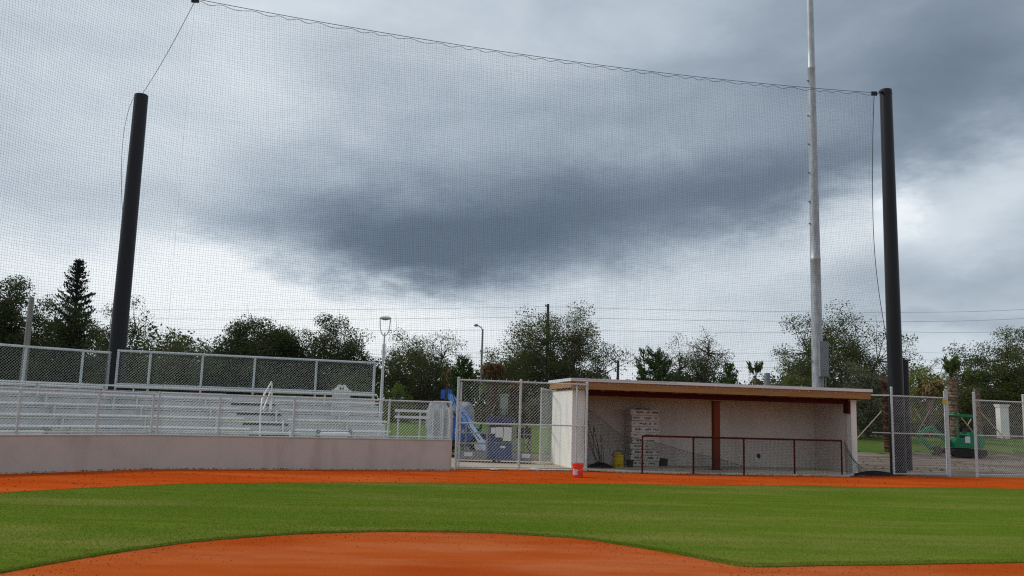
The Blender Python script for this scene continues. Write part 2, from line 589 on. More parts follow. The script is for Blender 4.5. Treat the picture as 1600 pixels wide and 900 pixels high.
def terrain(name, poly, z, m, step=2.0):
    """a level sheet is cut into a grid and laid over the rising ground"""
    import bmesh
    bm = bmesh.new()
    bm.faces.new([bm.verts.new((x, y, 0)) for x, y in poly])
    xs_ = [p[0] for p in poly]
    ys_ = [p[1] for p in poly]
    x = max(min(xs_), -70)
    while x < min(max(xs_), 100):
        bmesh.ops.bisect_plane(bm, geom=bm.verts[:] + bm.edges[:] + bm.faces[:], plane_co=(x, 0, 0), plane_no=(1, 0, 0))
        x += step * 2.5
    y = max(min(ys_), 40)
    while y < min(max(ys_), 66):
        bmesh.ops.bisect_plane(bm, geom=bm.verts[:] + bm.edges[:] + bm.faces[:], plane_co=(0, y, 0), plane_no=(0, 1, 0))
        y += step / 2
    bmesh.ops.triangulate(bm, faces=[f for f in bm.faces if len(f.verts) > 4])
    for v in bm.verts:
        v.co.z = z + ground_z(v.co.x, v.co.y)
    me = bpy.data.meshes.new(name)
    bm.to_mesh(me)
    bm.free()
    me.materials.append(MATS[m])
    o = bpy.data.objects.new(name, me)
    COL.objects.link(o)
    FRAME[o.name] = (V((0, 0, 0)), 0)
    return tag(o, kind='structure')


terrain('ground', [(-900, -200), (900, -200), (900, 1600), (-900, 1600)], -.03, 'earth')


def rough_sheet(name, poly, z, m, amp=.35, step=.6):
    pts = []
    for i in range(len(poly)):
        a, b = V(poly[i]).to_3d(), V(poly[(i + 1) % len(poly)]).to_3d()
        n = max(1, int((b - a).length / step))
        d = (b - a).normalized()
        nn = V((-d.y, d.x, 0))
        for k in range(n):
            pts.append((a + (b - a) * (k / n) + nn * random.uniform(-amp, amp)).to_2d())
    return terrain(name, [tuple(p) for p in pts], z, m)


def g2(px, py):
    p = G(px, py)
    return (p.x, p.y)


rough_sheet('dirt_lot', [(-34, 25.5), (60, 24), (74, 52), (24, 46.5), (12, 44.5), (-4, 35), (-40, 35)], -.022, 'dirt_lot', .5)
rough_sheet('far_lawn', [(-40, 34), (-4, 34), (10, 43), (24, 47.2), (40, 48.5), (62, 51), (75, 60), (40, 55.4), (24, 54), (-45, 56)], -.012, 'far_grass', .8)
rough_sheet('brush_strip', [(-45, 49), (0, 49.6), (24, 51.3), (40, 53), (62, 57), (85, 84), (-50, 84)], -.006, 'brush_dirt', .8)
rough_sheet('concrete_path', [(-2.4, 25.6), (2.4, 26.4), (2.0, 31.0), (-3.2, 31.6)], -.002, 'pad', .06)

OUTER = [(-13.6, 9.5), g2(0, 772), g2(150, 763), g2(300, 757), g2(500, 755.5), g2(800, 757), g2(1100, 759.5), g2(1350, 762), g2(1600, 765), (24, 27.2)]
INNER = [(-7.0, 4.4), (-5.4, 6.6), g2(0, 897), g2(150, 870), g2(300, 848), g2(450, 836.5), g2(600, 832), g2(750, 833), g2(900, 842), g2(1050, 865), g2(1120, 879),
         g2(1160, 886.5), g2(1210, 887), g2(1400, 884.5), g2(1600, 881), (24, 15.2)]


def polar(pts):
    a = np.array([math.atan2(x, y) for x, y in pts])
    r = np.array([math.hypot(x, y) for x, y in pts])
    return a, r


oa, orr = polar(OUTER)
ia, ir = polar(INNER)
TH0, TH1 = max(oa[0], ia[0]), min(oa[-1], ia[-1])


def smooth_interp(th, a, r):
    y = np.interp(th, a, r)
    for _ in range(1):
        y = (np.interp(th - .012, a, r) + y * 2 + np.interp(th + .012, a, r)) / 4
    return y


def edge_noise(th, seed):
    g = np.random.default_rng(seed)
    y = np.zeros_like(th)
    for f_ in (9, 23, 61, 140, 330):
        y += np.sin(th * f_ + g.uniform(0, 6.28)) / f_ ** .75
    return y


nth = 700
th = np.linspace(TH0, TH1, nth)
rin = smooth_interp(th, ia, ir) + edge_noise(th, 1) * .09
rout = smooth_interp(th, oa, orr) + edge_noise(th, 2) * .12
NT = 6
vs, fs = [], []
ZG = .017
for i in range(nth):
    ca, sa = math.sin(th[i]), math.cos(th[i])
    vs.append((ca * rin[i], sa * rin[i], .0))
    for j in range(NT + 1):
        r_ = lerp(rin[i] + .004, rout[i] - .004, j / NT)
        vs.append((ca * r_, sa * r_, ZG))
    vs.append((ca * rout[i], sa * rout[i], .0))
row = NT + 3
for i in range(nth - 1):
    for j in range(row - 1):
        fs.append((i * row + j, (i + 1) * row + j, (i + 1) * row + j + 1, i * row + j + 1))
gm = MB()
gm.add(vs, fs)
tag(gm.build('infield_grass', 'turf', origin=(0, 0, 0)), kind='structure')

sheet('mound_clay', [(-40, -12), (60, -12), (60, 16.5), (24, 15.7), (8, 12.4), (3, 12.6), (-3, 12.9), (-9, 8), (-40, 7)], .004, 'mound_clay')
sheet('warning_track', [(-40, 7.004), (-9, 8.004), (-3, 12.904), (3, 12.604), (8, 12.404), (24, 15.704), (60, 16.504), (60, 41.6), (15.4, 29.03), (12.3, 28.3),
                        (10.6, 27.3), (4.0, 25.85), (2.4, 26.1), (-1.5, 25.55), (-1.5, 24.9), (-8.9, 22.1), (-20, 8.2)], .0, 'track_clay')

# blades of grass on the near part of the infield and along its cut edges
nb = 300000
tb = RNG.uniform(-.60, .62, nb)
fr = RNG.uniform(0, 1, nb) ** 1.25
edge = RNG.uniform(0, 1, nb) < .10
ri = np.interp(tb, th, rin)
ro = np.interp(tb, th, rout)
fr = np.where(edge, np.where(RNG.uniform(0, 1, nb) < .6, RNG.uniform(-.002, .012, nb), RNG.uniform(.992, 1.001, nb)), fr)
rr = np.sqrt(ri ** 2 + (ro ** 2 - ri ** 2) * fr)
bx_, by_ = np.sin(tb) * rr, np.cos(tb) * rr
hh = RNG.uniform(.008, .020, nb)
an = RNG.uniform(0, 6.28, nb)
lean = RNG.normal(0, .012, (nb, 2))
w = .0028
v0 = np.stack([bx_ - np.cos(an) * w, by_ - np.sin(an) * w, np.full(nb, ZG - .004)], 1)
v1 = np.stack([bx_ + np.cos(an) * w, by_ + np.sin(an) * w, np.full(nb, ZG - .004)], 1)
v2 = np.stack([bx_ + lean[:, 0], by_ + lean[:, 1], ZG + hh], 1)
allv = np.stack([v0, v1, v2], 1).reshape(-1, 3)
o = np_mesh('grass_blades', allv, np.arange(nb * 3).reshape(-1, 3), 'blade')
tag(o, 'short green blades of the mown infield turf', 'grass', kind='stuff')

# loose clods on the clay
def clods(name, pts, smin, smax, m):
    n = len(pts)
    s_ = RNG.uniform(smin, smax, n) * RNG.uniform(.5, 1, n)
    base = np.array([(1, 0, 0), (-1, 0, 0), (0, 1, 0), (0, -1, 0), (0, 0, .8), (0, 0, -.4)], dtype=float)
    tri = np.array([(0, 2, 4), (2, 1, 4), (1, 3, 4), (3, 0, 4), (2, 0, 5), (1, 2, 5), (3, 1, 5), (0, 3, 5)])
    jit = RNG.uniform(.6, 1.3, (n, 6, 3))
    v = base[None] * jit * s_[:, None, None] + np.array(pts)[:, None, :]
    t = tri[None] + (np.arange(n) * 6)[:, None, None]
    return np_mesh(name, v.reshape(-1, 3), t.reshape(-1, 3), m)


pts = []
while len(pts) < 1500:
    t_ = RNG.uniform(-.55, .6)
    r_ = np.interp(t_, th, rin) - RNG.exponential(.45) - .02
    if r_ > 7.5:
        pts.append((math.sin(t_) * r_, math.cos(t_) * r_, .006))
tag(clods('clay_clods', pts, .003, .013, 'clod'), 'small dark clods strewn over the orange mound clay', 'dirt', kind='stuff')
pts = []
while len(pts) < 1500:
    t_ = RNG.uniform(-.6, .62)
    r_ = np.interp(t_, th, rout) + RNG.uniform(.05, 5)
    x, y = math.sin(t_) * r_, math.cos(t_) * r_
    lim = 24.9 + (x + 1.5) * (.38 if x < -1.5 else .24) if x > -8.9 else 22 + (x + 8.9) * 1.25
    if y < lim - .15:
        pts.append((x, y, .004))
for k in range(1500):       # crumbs heaped against the foot of the wall, the gate and the dugout slab
    q = [V((-14.6, 14.9, 0)), V((-8.85, 22.06, 0)), V((-1.56, 24.84, 0)), V((2.4, 26.3, 0)), V((3.98, 25.85, 0)), V((10.4, 27.35, 0)), V((14.5, 28.95, 0))]
    i_ = int(RNG.choice(6, p=[.22, .26, .12, .08, .2, .12]))
    p_ = q[i_].lerp(q[i_ + 1], RNG.uniform(0, 1))
    d_ = (q[i_ + 1] - q[i_]).normalized()
    o_ = RNG.exponential(.05)
    pts.append((p_.x + d_.y * o_, p_.y - d_.x * o_, .012 + RNG.uniform(0, .02)))
tag(clods('track_clods', pts, .006, .026, 'clod'), 'dark clods scattered on the red warning track clay', 'dirt', kind='stuff')

# ------------------------------------------------------------------ retaining wall
WA, WC, WE = V((-14.6, 14.9, 0)), V((-8.85, 22.06, 0)), V((-1.56, 24.84, 0))
u1, u2 = (WC - WA).normalized(), (WE - WC).normalized()
n1, n2 = V((-u1.y, u1.x, 0)), V((-u2.y, u2.x, 0))


def off(d):
    """wall corner moved d behind both wall faces"""
    # intersection of the two offset lines
    a, b = WC + n1 * d, WC + n2 * d
    det = u1.x * (-u2.y) - u1.y * (-u2.x)
    dx, dy = b.x - a.x, b.y - a.y
    t = (dx * (-u2.y) - dy * (-u2.x)) / det
    return a + u1 * t


WH = .82
wall = thing('retaining_wall', 'low smooth taupe stucco wall between the red clay and the bleachers', 'wall', WC)
mb = MB()
TK = .24
ring0 = [WA, WC, WE, WE + n2 * TK, off(TK), WA + n1 * TK]
vs = [V((p.x, p.y, 0)) for p in ring0] + [V((p.x, p.y, WH)) for p in ring0]
fs = [(6, 7, 10, 11), (7, 8, 9, 10)] + [(i, (i + 1) % 6, (i + 1) % 6 + 6, i + 6) for i in range(6)]
mb.add(vs, fs)
mb.build('wall_body', 'stucco_taupe', wall)
mb = MB()
c = [WA, WC, WE]
for a, b, n_, e0, e1 in ((WA, WC, n1, WA + n1 * TK, off(TK)), (WC, WE, n2, off(TK), WE + n2 * TK)):
    k0, k1 = a - n_ * .012, b - n_ * .012
    k2, k3 = e1 + n_ * .012, e0 + n_ * .012
    vs = [V((p.x, p.y, WH + .002)) for p in (k0, k1, k2, k3)] + [V((p.x, p.y, WH + .03)) for p in (k0, k1, k2, k3)]
    mb.add(vs, [(4, 5, 6, 7), (0, 1, 5, 4), (1, 2, 6, 5), (2, 3, 7, 6), (3, 0, 4, 7)])
mb.build('coping', 'concrete', wall)


# ------------------------------------------------------------------ chain link fences
def fence(label, A, B, zb, zt, posts, loc=None, post_top=0, rails=('top', 'bottom'), mid=None, rp=.030, rr_=.022, name='chain_link_fence', group=None,
          sp=.060, post_bottom=None, wire_r=.0021, cat='fence'):
    A, B = V(A), V(B)
    A.z = B.z = 0
    u = (B - A).normalized()
    L_ = (B - A).length
    t = thing(name, label, cat, A + V((0, 0, (zb if post_bottom is None else post_bottom))), 0, group)
    for s_ in posts:
        p = A + u * (s_ * L_)
        mb = MB()
        b0 = zb if post_bottom is None else post_bottom
        mb.tube([p + V((0, 0, b0)), p + V((0, 0, zt + post_top))], rp, 10)
        mb.lathe(p + V((0, 0, zt + post_top)), [(rp * 1.15, -.02), (rp * 1.15, .01), (rp * .6, .03), (.004, .036)], 10)
        for k in range(4):
            zk = lerp(zb + .15, zt - .15, k / 3)
            mb.lathe(p + V((0, 0, zk)), [(rp * 1.2, -.012), (rp * 1.2, .012)], 10)
        mb.build('post', 'galv', t, True)
    sh = V((-u.y, u.x, 0))
    mb = MB()
    mb.tube([A + V((0, 0, zt)) + sh * 0, B + V((0, 0, zt))], rr_, 8)
    mb.build('top_rail', 'galv', t, True)
    if 'bottom' in rails:
        mb = MB()
        mb.tube([A + V((0, 0, zb + .05)), B + V((0, 0, zb + .05))], rr_ * .8, 8)
        mb.build('bottom_rail', 'galv', t, True)
    if mid:
        mb = MB()
        mb.tube([A + V((0, 0, mid)), B + V((0, 0, mid))], rr_ * .9, 8)
        mb.build('middle_rail', 'galv', t, True)
    cm = chain((A - sh * (rp + .004)).to_2d(), (B - sh * (rp + .004)).to_2d(), zb + .03, zt + .02, sp, wire_r)
    cm.build('mesh', 'galv_wire', t)
    return t


def s_at(px, A, B):
    """fraction along A-B (xy) seen in the photo column px, at eye height"""
    best, bs = 0, 1e9
    for i in range(401):
        s_ = i / 400
        p = V(A).lerp(V(B), s_)
        w_ = V((p.x, p.y, 1.2 - EYE))
        x = 800 + w_.dot(RT) / w_.dot(FW) * F
        if abs(x - px) < bs:
            bs, best = abs(x - px), s_
    return best


m1_, m2_ = n1 * .10, n2 * .10
cc = off(.10)
fA0, fA1 = WA + m1_, cc - u1 * .07
fence('chain link fence on the angled end of the taupe wall', fA0, fA1, WH + .035, 1.86,
      [s_at(27, fA0, fA1), s_at(152, fA0, fA1), 1.0], wire_r=.0025)
fB0, fB1 = cc + u2 * .07, WE + m2_ - u2 * .05
fence('long chain link fence on the straight run of the taupe wall', fB0, fB1, WH + .035, 1.89,
      [0.0] + [s_at(x, fB0, fB1) for x in (341, 458)] + [s_at(607, fB0, fB1), s_at(692, fB0, fB1), 1.0], wire_r=.0025)

# gate section between the wall and the dugout
GA, GB = V((-1.47, 25.35, 0)), V((2.36, 26.35, 0))
gt = fence('tall chain link gate panel between the taupe wall and the dugout', GA, GB, .02, 2.56, [0.0, s_at(812, GA, GB), 1.0],
           post_top=.05, mid=1.32, rp=.038, rr_=.024, name='chain_link_gate', sp=.068, wire_r=.0021, post_bottom=0.0, cat='gate')
mb = MB()
gu = (GB - GA).normalized()
gn = V((-gu.y, gu.x, 0))
for d in (.10, 3.66):
    mb = MB()
    p = GA + gu * d + gn * .06
    mb.tube([p + V((0, 0, .03)), p + V((0, 0, 2.5))], .024, 8)
    mb.build('gate_stile', 'galv', gt, True)
mb = MB()
for k in range(18):
    mb = MB()
    p = GA + gu * (.1 + k * (GB - GA).length / 18) + V((0, 0, 2.58))
    mb.wire(p, p + V((random.uniform(-.02, .05), 0, random.uniform(.04, .08))), .006)
    mb.build('wire_tie', 'galv', gt)
mb = MB()
p = GA + gn * .05 + V((0, 0, 1.1))
for z in (0, .9):
    mb = MB()
    mb.box(p + V((0.05, 0, z)), (.14, .05, .04))
    mb.build('hinge', 'galv', gt)
# far leaf of the gate standing open behind it
GA2, GB2 = V((1.05, 28.2, 0)), V((1.62, 30.6, 0))
fence('narrow open chain link gate leaf swung back beside the white dugout wall', GA2, GB2, .05, 2.45, [0.0, 1.0], rp=.024, rr_=.022, name='chain_link_gate_leaf', mid=1.2, cat='gate')
# pipe rail behind the gate
# right hand fences
FA, FB = V((12.42, 28.3, 0)), V((14.55, 29.05, 0))
f1 = fence('chain link fence in front of the tall black pole at the dugout end', FA, FB, .02, 2.56, [0.0, 1.0], post_top=.26, mid=1.36, rp=.036, rr_=.022, post_bottom=0,
           sp=.066, wire_r=.0024)
FC, FD = V((11.95, 28.75, 0)), V((12.37, 28.34, 0))
mb = MB()
mb.tube([V((FC.x, FC.y, 2.57)), V((FD.x, FD.y, 2.57))], .022, 8)
mb.build('side_rail', 'galv', f1, True)
mb = MB()
mb.tube([V((FC.x, FC.y, 1.36)), V((FD.x, FD.y, 1.36))], .018, 8)
mb.build('side_rail', 'galv', f1, True)
GP0, GP1 = V((14.62, 29.12, 0)), V((14.80, 29.6, 0))
f3 = fence('tall chain link gate leaf folded back beside the yellow tag', GP0, GP1, .05, 2.45, [0.0, 1.0], post_top=.33, mid=1.3, rp=.042, name='chain_link_gate_leaf', cat='gate', post_bottom=0)
FE, FF_ = V((15.52, 29.1, 0)), V((19.8, 30.75, 0))
fence('chain link fence beyond the opening with the green digger', FE, FF_, .02, 2.52, [0.0, .5, 1.0], post_top=.24, mid=1.36, rp=.046, rr_=.022, post_bottom=0, sp=.066, wire_r=.0024)
tg = MB()
pt = P(1476, 628, 29.0)
tg.box(pt, (.15, .008, .15))
tag(tg.build('fence_tag', 'yellow'), 'small square yellow tag wired to the chain link gate', 'tag')

# ------------------------------------------------------------------ bleachers
def bleacher(label, u, n, cs, s0f, s1f, ref, aisle=None):
    """rows along u, rising towards n; s0f/s1f give the ends of a row set back by d"""
    t = thing('bleachers', label, 'bleachers', ref)
    rows = 6
    for k in range(rows):
        d = 1.75 + .56 * k
        z = .30 + .285 * k + (.004 if aisle else 0)          # tread height
        a, b = s0f(d), s1f(d)
        ax = ((b - a).normalized(), n, V((0, 0, 1)))
        L_ = (b - a).length
        mid = (a + b) / 2
        # tread
        mb = MB()
        mb.box(mid + n * .06 + V((0, 0, z)), (L_, .50, .035), ax)
        mb.build('tread', 'alu', t)
        mb = MB()
        mb.box(mid + n * .40 + V((0, 0, z + .140)), (L_, .02, .225), ax)
        x = .7
        while x < L_ - .3:
            mb.box(a + ax[0] * x + n * .27 + V((0, 0, z + .19)), (.04, .15, .345), ax)
            x += 1.9
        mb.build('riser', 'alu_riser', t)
        # seat in front of the next row, broken by the aisle
        segs = [(0, L_)]
        if aisle:
            segs = [(0, aisle[0]), (aisle[1], L_)]
        for (q0, q1) in segs:
            mb = MB()
            mb.box(a + ax[0] * ((q0 + q1) / 2) + n * .27 + V((0, 0, z + .385)), (q1 - q0, .24, .042), ax)
            x = q0 + .5
            while x < q1:
                mb.box(a + ax[0] * x + n * .146 + V((0, 0, z + .385)), (.05, .012, .05), ax)
                x += 1.83
            mb.build('seat', 'alu', t)
        if aisle:
            mb = MB()
            mb.box(a + ax[0] * ((aisle[0] + aisle[1]) / 2) + n * .365 + V((0, 0, z + .225)), (aisle[1] - aisle[0], .03, .055), ax)
            mb.build('aisle_gap_shade', 'dark_gap', t)  # dark strip painted in for the shaded gap at each aisle step
    return t


iu1 = lambda d: WA + n1 * d
corner = lambda d: off(d)
endB = P(609, 640, 27.0)
sB = (V((endB.x, endB.y, 0)) - WC).dot(u2)
lastB = lambda d: WC + n2 * d + u2 * sB
aB0 = (lambda d: corner(d) - u2 * .24)
# aisle around photo column 415
def aisle_s(px, d):
    A_, B_ = aB0(d), lastB(d)
    return s_at(px, A_, B_) * (B_ - A_).length


_q = [WA + n1 * .3, off(.3), WE + n2 * .3, WE + n2 * 6.2, off(6.2), WA + n1 * 6.2]
pad_ = MB()
pad_.add([(p.x, p.y, .008) for p in _q], [(0, 1, 4, 5), (1, 2, 3, 4)])
tag(pad_.build('bleacher_pavement', 'concrete'), kind='structure')
blA = bleacher('aluminium bleachers behind the angled end of the taupe wall', u1, n1, None, iu1, lambda d: corner(d) + u1 * .26, WC + n1 * 2.5)
L0 = (lastB(3.0) - aB0(3.0)).length
ac = aisle_s(415, 3.0)
blB = bleacher('long aluminium bleachers with an aisle and white handrail', u2, n2, None, aB0, lastB, WC + u2 * 4 + n2 * 2.5, (ac - .65, ac + .65))
# handrail in the aisle
mb = MB()
h0 = P(414, 676, 25.2)
pa = [P(412, 684, 25.0), P(415, 640, 25.2), P(421, 597, 26.6), P(421, 640, 26.8)]
for q in ([P(406, 690, 25.0), P(407, 645, 25.1), P(410, 622, 25.3), P(424, 597, 26.3), P(425, 599, 26.4), P(424, 640, 26.5)],
          [P(411, 640, 25.3), P(422, 613, 26.35)]):
    mb.tube(q, .024, 8)
mb.build('handrail', 'white_pipe', blB, True)


def guard(label, u, n, a, b, posts, zb, zt, ends):
    t = fence(label, a, b, zb, zt, posts, rp=.034, rr_=.034, name='guard_fence', post_bottom=zb - .9, sp=.060, wire_r=.0017)
    mb = MB()
    mb.tube([V((a.x, a.y, zb - .02)), V((b.x, b.y, zb - .02))], .045, 8)
    mb.build('base_rail', 'alu', t, True)
    return t


DB = 5.25
gA0, gA1 = WA + n1 * DB, corner(DB) - u1 * .12
guard('tall chain link guard fence along the back of the angled bleachers', u1, n1, gA0, gA1, [s_at(x, gA0, gA1) for x in (30, 121, 182)] + [1.0], 2.06, 3.10, None)
gB0, gB1 = corner(DB) + u2 * .12, lastB(DB)
guard('long chain link guard fence along the back of the straight bleachers', u2, n2, gB0, gB1, [0.0] + [s_at(x, gB0, gB1) for x in (227, 310, 392, 489, 580)] + [1.0], 2.12, 3.18, None)

# short pipe benches left on the walkway in front of the bottom row
def pipe_bench(label, px0, px1, py, Y0, Y1):
    a, b = P(px0, py, Y0), P(px1, py, Y1)
    t = thing('pipe_bench', label, 'bench', V((a.x, a.y, 0)), 0, 'pipe benches in front of the bleachers')
    mb = MB()
    mb.tube([a, b], .055, 10)
    mb.build('pipe', 'alu', t, True)
    for q in (a, b):
        mb = MB()
        mb.box((q.x, q.y, (q.z + .12) / 2), (.10, .10, q.z + .12))
        mb.build('leg', 'lift_grey', t)
    mb = MB()
    mb.bar(a + V((0, .2, .06)), b + V((0, .2, .06)), .2, .04)
    mb.build('seat', 'conc_pole', t)


pipe_bench('short grey pipe bench behind the angled wall fence', -12, 70, 675, 20.6, 21.9)
pipe_bench('short grey pipe bench behind the fence near the end of the bleachers', 497, 547, 678, 24.6, 24.9)

# ------------------------------------------------------------------ dugout
DO = V((1.95, 26.75, 0))
DANG = R(11.5)
du = V((math.cos(DANG), math.sin(DANG), 0))
dv = V((-math.sin(DANG), math.cos(DANG), 0))
dz = V((0, 0, 1))
DW, DD = 9.66, 2.45
dax = (du, dv, dz)


def D(a, b, z):
    return DO + du * a + dv * b + V((0, 0, z))


dug = thing('dugout', 'white walled dugout with flat roof and tan timber fascia', 'dugout', DO, DANG)


def dbox(a0, a1, b0, b1, z0, z1, mb=None):
    mb = mb or MB()
    return mb.box(D((a0 + a1) / 2, (b0 + b1) / 2, (z0 + z1) / 2), (a1 - a0, b1 - b0, z1 - z0), dax)


mb = MB()
vs = [D(-.0, -.12, 0), D(1.5, -1.1, 0), D(8.6, -1.15, 0), D(DW, -.1, 0), D(DW, DD, 0), D(0, DD, 0)]
mb.add([p + V((0, 0, .05)) for p in vs] + [p for p in vs], [tuple(range(6))] + [(i, (i + 1) % 6, (i + 1) % 6 + 6, i + 6)[::-1] for i in range(6)])
mb.build('floor_slab', 'slab', dug)
dbox(0, .40, 0, DD, .05, 2.40).build('end_wall', 'white_wall', dug)
dbox(DW - .2, DW, 0, DD, .05, 2.40).build('end_wall', 'white_wall', dug)
dbox(.4, DW - .2, DD - .2, DD, .05, 2.40).build('rear_wall', 'dugout_in', dug)
# paint skins on the inner faces of the end walls
dbox(.4, .406, .22, DD - .2, .06, 2.38).build('inner_lining', 'dugout_in', dug)
dbox(DW - .206, DW - .2, .22, DD - .2, .06, 2.38).build('inner_lining', 'dugout_in', dug)
dbox(.402, DW - .202, .12, .30, 2.25, 2.40).build('beam', 'oxide', dug)
dbox(-.06, DW + .34, -.22, DD + .05, 2.62, 2.66).build('roof_deck', 'pine_board', dug)
mb = MB()
for k in range(13):
    a = .1 + k * .8
    dbox(a, a + .045, -.18, DD + .02, 2.405, 2.618).build('rafter', 'pine_board', dug)
dbox(-.08, DW + .36, -.265, -.222, 2.43, 2.655).build('fascia', 'pine_board', dug)
dbox(-.10, -.062, -.22, DD + .02, 2.47, 2.655).build('fascia', 'pine_board', dug)
dbox(DW + .342, DW + .38, -.22, DD + .02, 2.43, 2.655).build('fascia', 'brown_card', dug)
mb = MB()
dbox(-.13, DW + .41, -.30, DD + .08, 2.662, 2.70, mb)
dbox(-.13, DW + .41, -.312, -.300, 2.66, 2.755, mb)
dbox(-.142, -.13, -.312, DD + .08, 2.66, 2.755, mb)
mb.build('roof_sheet', 'roof_white', dug)
mb = MB()
k = .1
while k < DW + .3:
    mb = MB()
    p = D(k, -.275, 2.64)
    mb.wire(p, p + V((0, -.01, -.05)), .007)
    mb.wire(p + V((0, 0, -.05)), p + V((.03, -.03, -.03)), .006)
    k += .32
    mb.build('roof_hook', 'lamp_white', dug)
pa = s_at(1119, D(0, .2, 0), D(DW, .2, 0)) * DW
mb = MB()
dbox(pa - .10, pa + .10, .11, .31, .06, 2.22, mb)
dbox(pa - .16, pa + .16, .05, .37, .05, .065, mb)
dbox(pa - .15, pa + .15, .06, .36, 2.20, 2.222, mb)
mb.build('steel_post', 'oxide_post', dug)
mb = MB()
dbox(DW - .30, DW - .21, .02, .28, 1.95, 2.35, mb)
mb.build('bracket', 'oxide', dug)
pc = s_at(1177, D(0, DD, 0), D(DW, DD, 0)) * DW
mb = MB()
dbox(pc - .06, pc + .06, DD - .23, DD - .2, .22, .40, mb)
mb.cur = 1
dbox(pc + .02, pc + .12, DD - .26, DD - .231, .36, .50, mb)
mb.build('wall_outlet', ['paper', 'dark_plastic'], dug)

# railing in front of the dugout
RA, RB = V((3.98, 25.92, 0)), V((10.42, 27.42, 0))
rail = thing('railing', 'dark red pipe railing with mesh infill in front of the dugout', 'railing', RA)
ru = (RB - RA).normalized()
RLN = (RB - RA).length
mb = MB()
mb.tube([RA + V((0, 0, 1.09)), RB + V((0, 0, 1.09))], .028, 8)
mb.build('top_rail', 'oxide', rail, True)
for px in (1003, 1083, 1162, 1241, 1319):
    s_ = s_at(px, RA, RB)
    mb = MB()
    mb.tube([RA + ru * (s_ * RLN), RA + ru * (s_ * RLN) + V((0, 0, 1.09))], .027, 8)
    mb.build('post', 'oxide', rail, True)
sB_ = s_at(1083, RA, RB)
Am = RA + ru * (sB_ * RLN)
mb = MB()
rn = V((-ru.y, ru.x, 0))
x = 0.0
LM = (RB - Am).length
while x < LM:
    mb.wire(Am + ru * x + rn * .03 + V((0, 0, .05)), Am + ru * x + rn * .03 + V((0, 0, 1.08)), .0022)
    x += .045
z = .06
while z < 1.08:
    mb.wire(Am + rn * .034 + V((0, 0, z)), RB + rn * .034 + V((0, 0, z)), .0022)
    z += .045
mb.build('mesh_infill', 'net_black', rail)

# loose black net hung from the gate post across the mouth of the dugout
def drape_net():
    t = thing('dugout_net', 'loose black net sagging from the gate post across the dugout mouth', 'net', V((2.5, 26.4, 0)))
    # hem points seen in the photo
    hem = [P(914, 636, 26.45), P(940, 655, 26.55), P(969, 679, 26.62), P(1003, 687, 26.5), P(1031, 693, 26.5), P(1078, 707, 26.6), P(1120, 716, 26.7), P(1160, 728, 26.8)]
    seg = []
    for i in range(len(hem) - 1):
        for k in range(6):
            seg.append(hem[i].lerp(hem[i + 1], k / 6))
    seg.append(hem[-1])
    mb = MB()
    mb.tube(seg, .007, 5)
    mb.build('hem_rope', 'net_black', t)
    mb = MB()
    xs = np.array([p.x for p in seg])
    ys = np.array([p.y for p in seg])
    zs = np.array([p.z for p in seg])
    x = xs[0]
    while x < xs[-1]:
        y, zt = np.interp(x, xs, ys), np.interp(x, xs, zs)
        # verticals gather towards the pile at the gate post
        pull = math.exp(-(x - xs[0]) / .5)
        pts_ = []
        for k in range(6):
            q = k / 5
            z_ = zt * (1 - q) + .06 * q
            pts_.append(V((x - pull * .25 * math.sin(q * 2.6) * 0 + (.42 - (x - xs[0])) * .75 * (q ** 2) * (1 if x - xs[0] < .42 else 0) * 0 + .03 * math.sin(q * 7 + x * 9), y + .02 * math.sin(x * 7), z_)))
        mb.tube(pts_, .0032, 3, False)
        x += .038
    z = .08
    while z < zs[0]:
        run = [V((x_, y_, z)) for x_, y_, z_ in zip(xs, ys, zs) if z_ > z]
        if len(run) > 1:
            mb.tube(run, .003, 3, False)
        z += .042
    mb.build('netting', 'net_black', t)
    return t


drape_net()


def net_heap(label, c, lx, ly, h, ang, strands):
    """a bundle of net: a low tangled mound of ropes with strands running up"""
    t = thing('net_heap', label, 'net', c, 0, 'black net bundles on the ground')
    mb = MB()
    rg = random.Random(int(abs(c[0]) * 100))
    ca, sa = math.cos(ang), math.sin(ang)
    for k in range(240):
        pts_ = []
        a0 = rg.uniform(0, 6.28)
        rx, ry = rg.uniform(.15, 1) * lx, rg.uniform(.15, 1) * ly
        ox, oy = rg.uniform(-.3, .3) * lx, rg.uniform(-.3, .3) * ly
        for q in range(7):
            a = a0 + q * rg.uniform(.3, .6)
            x, y = ox + math.cos(a) * rx * .75, oy + math.sin(a) * ry * .75
            rr2 = min(1, math.hypot(x / lx, y / ly))
            zz = max(.012, h * (1 - rr2 ** 1.6) * rg.uniform(.3, 1.05))
            pts_.append(V(c) + V((x * ca - y * sa, x * sa + y * ca, zz)))
        mb.tube(pts_, .007, 3, False)
    mb.build('rope_pile', 'net_black', t)
    if strands:
        mb = MB()
        for (dx, top, off_) in strands:
            p0 = V(c) + V((dx, 0, .05))
            pts_ = []
            for q in range(9):
                s_ = q / 8
                pts_.append(p0.lerp(top, s_) + V((off_ * math.sin(s_ * math.pi), 0, -.1 * math.sin(s_ * math.pi))))
            mb.tube(pts_, .007, 4, False)
        mb.build('strand', 'net_black', t)
    return t


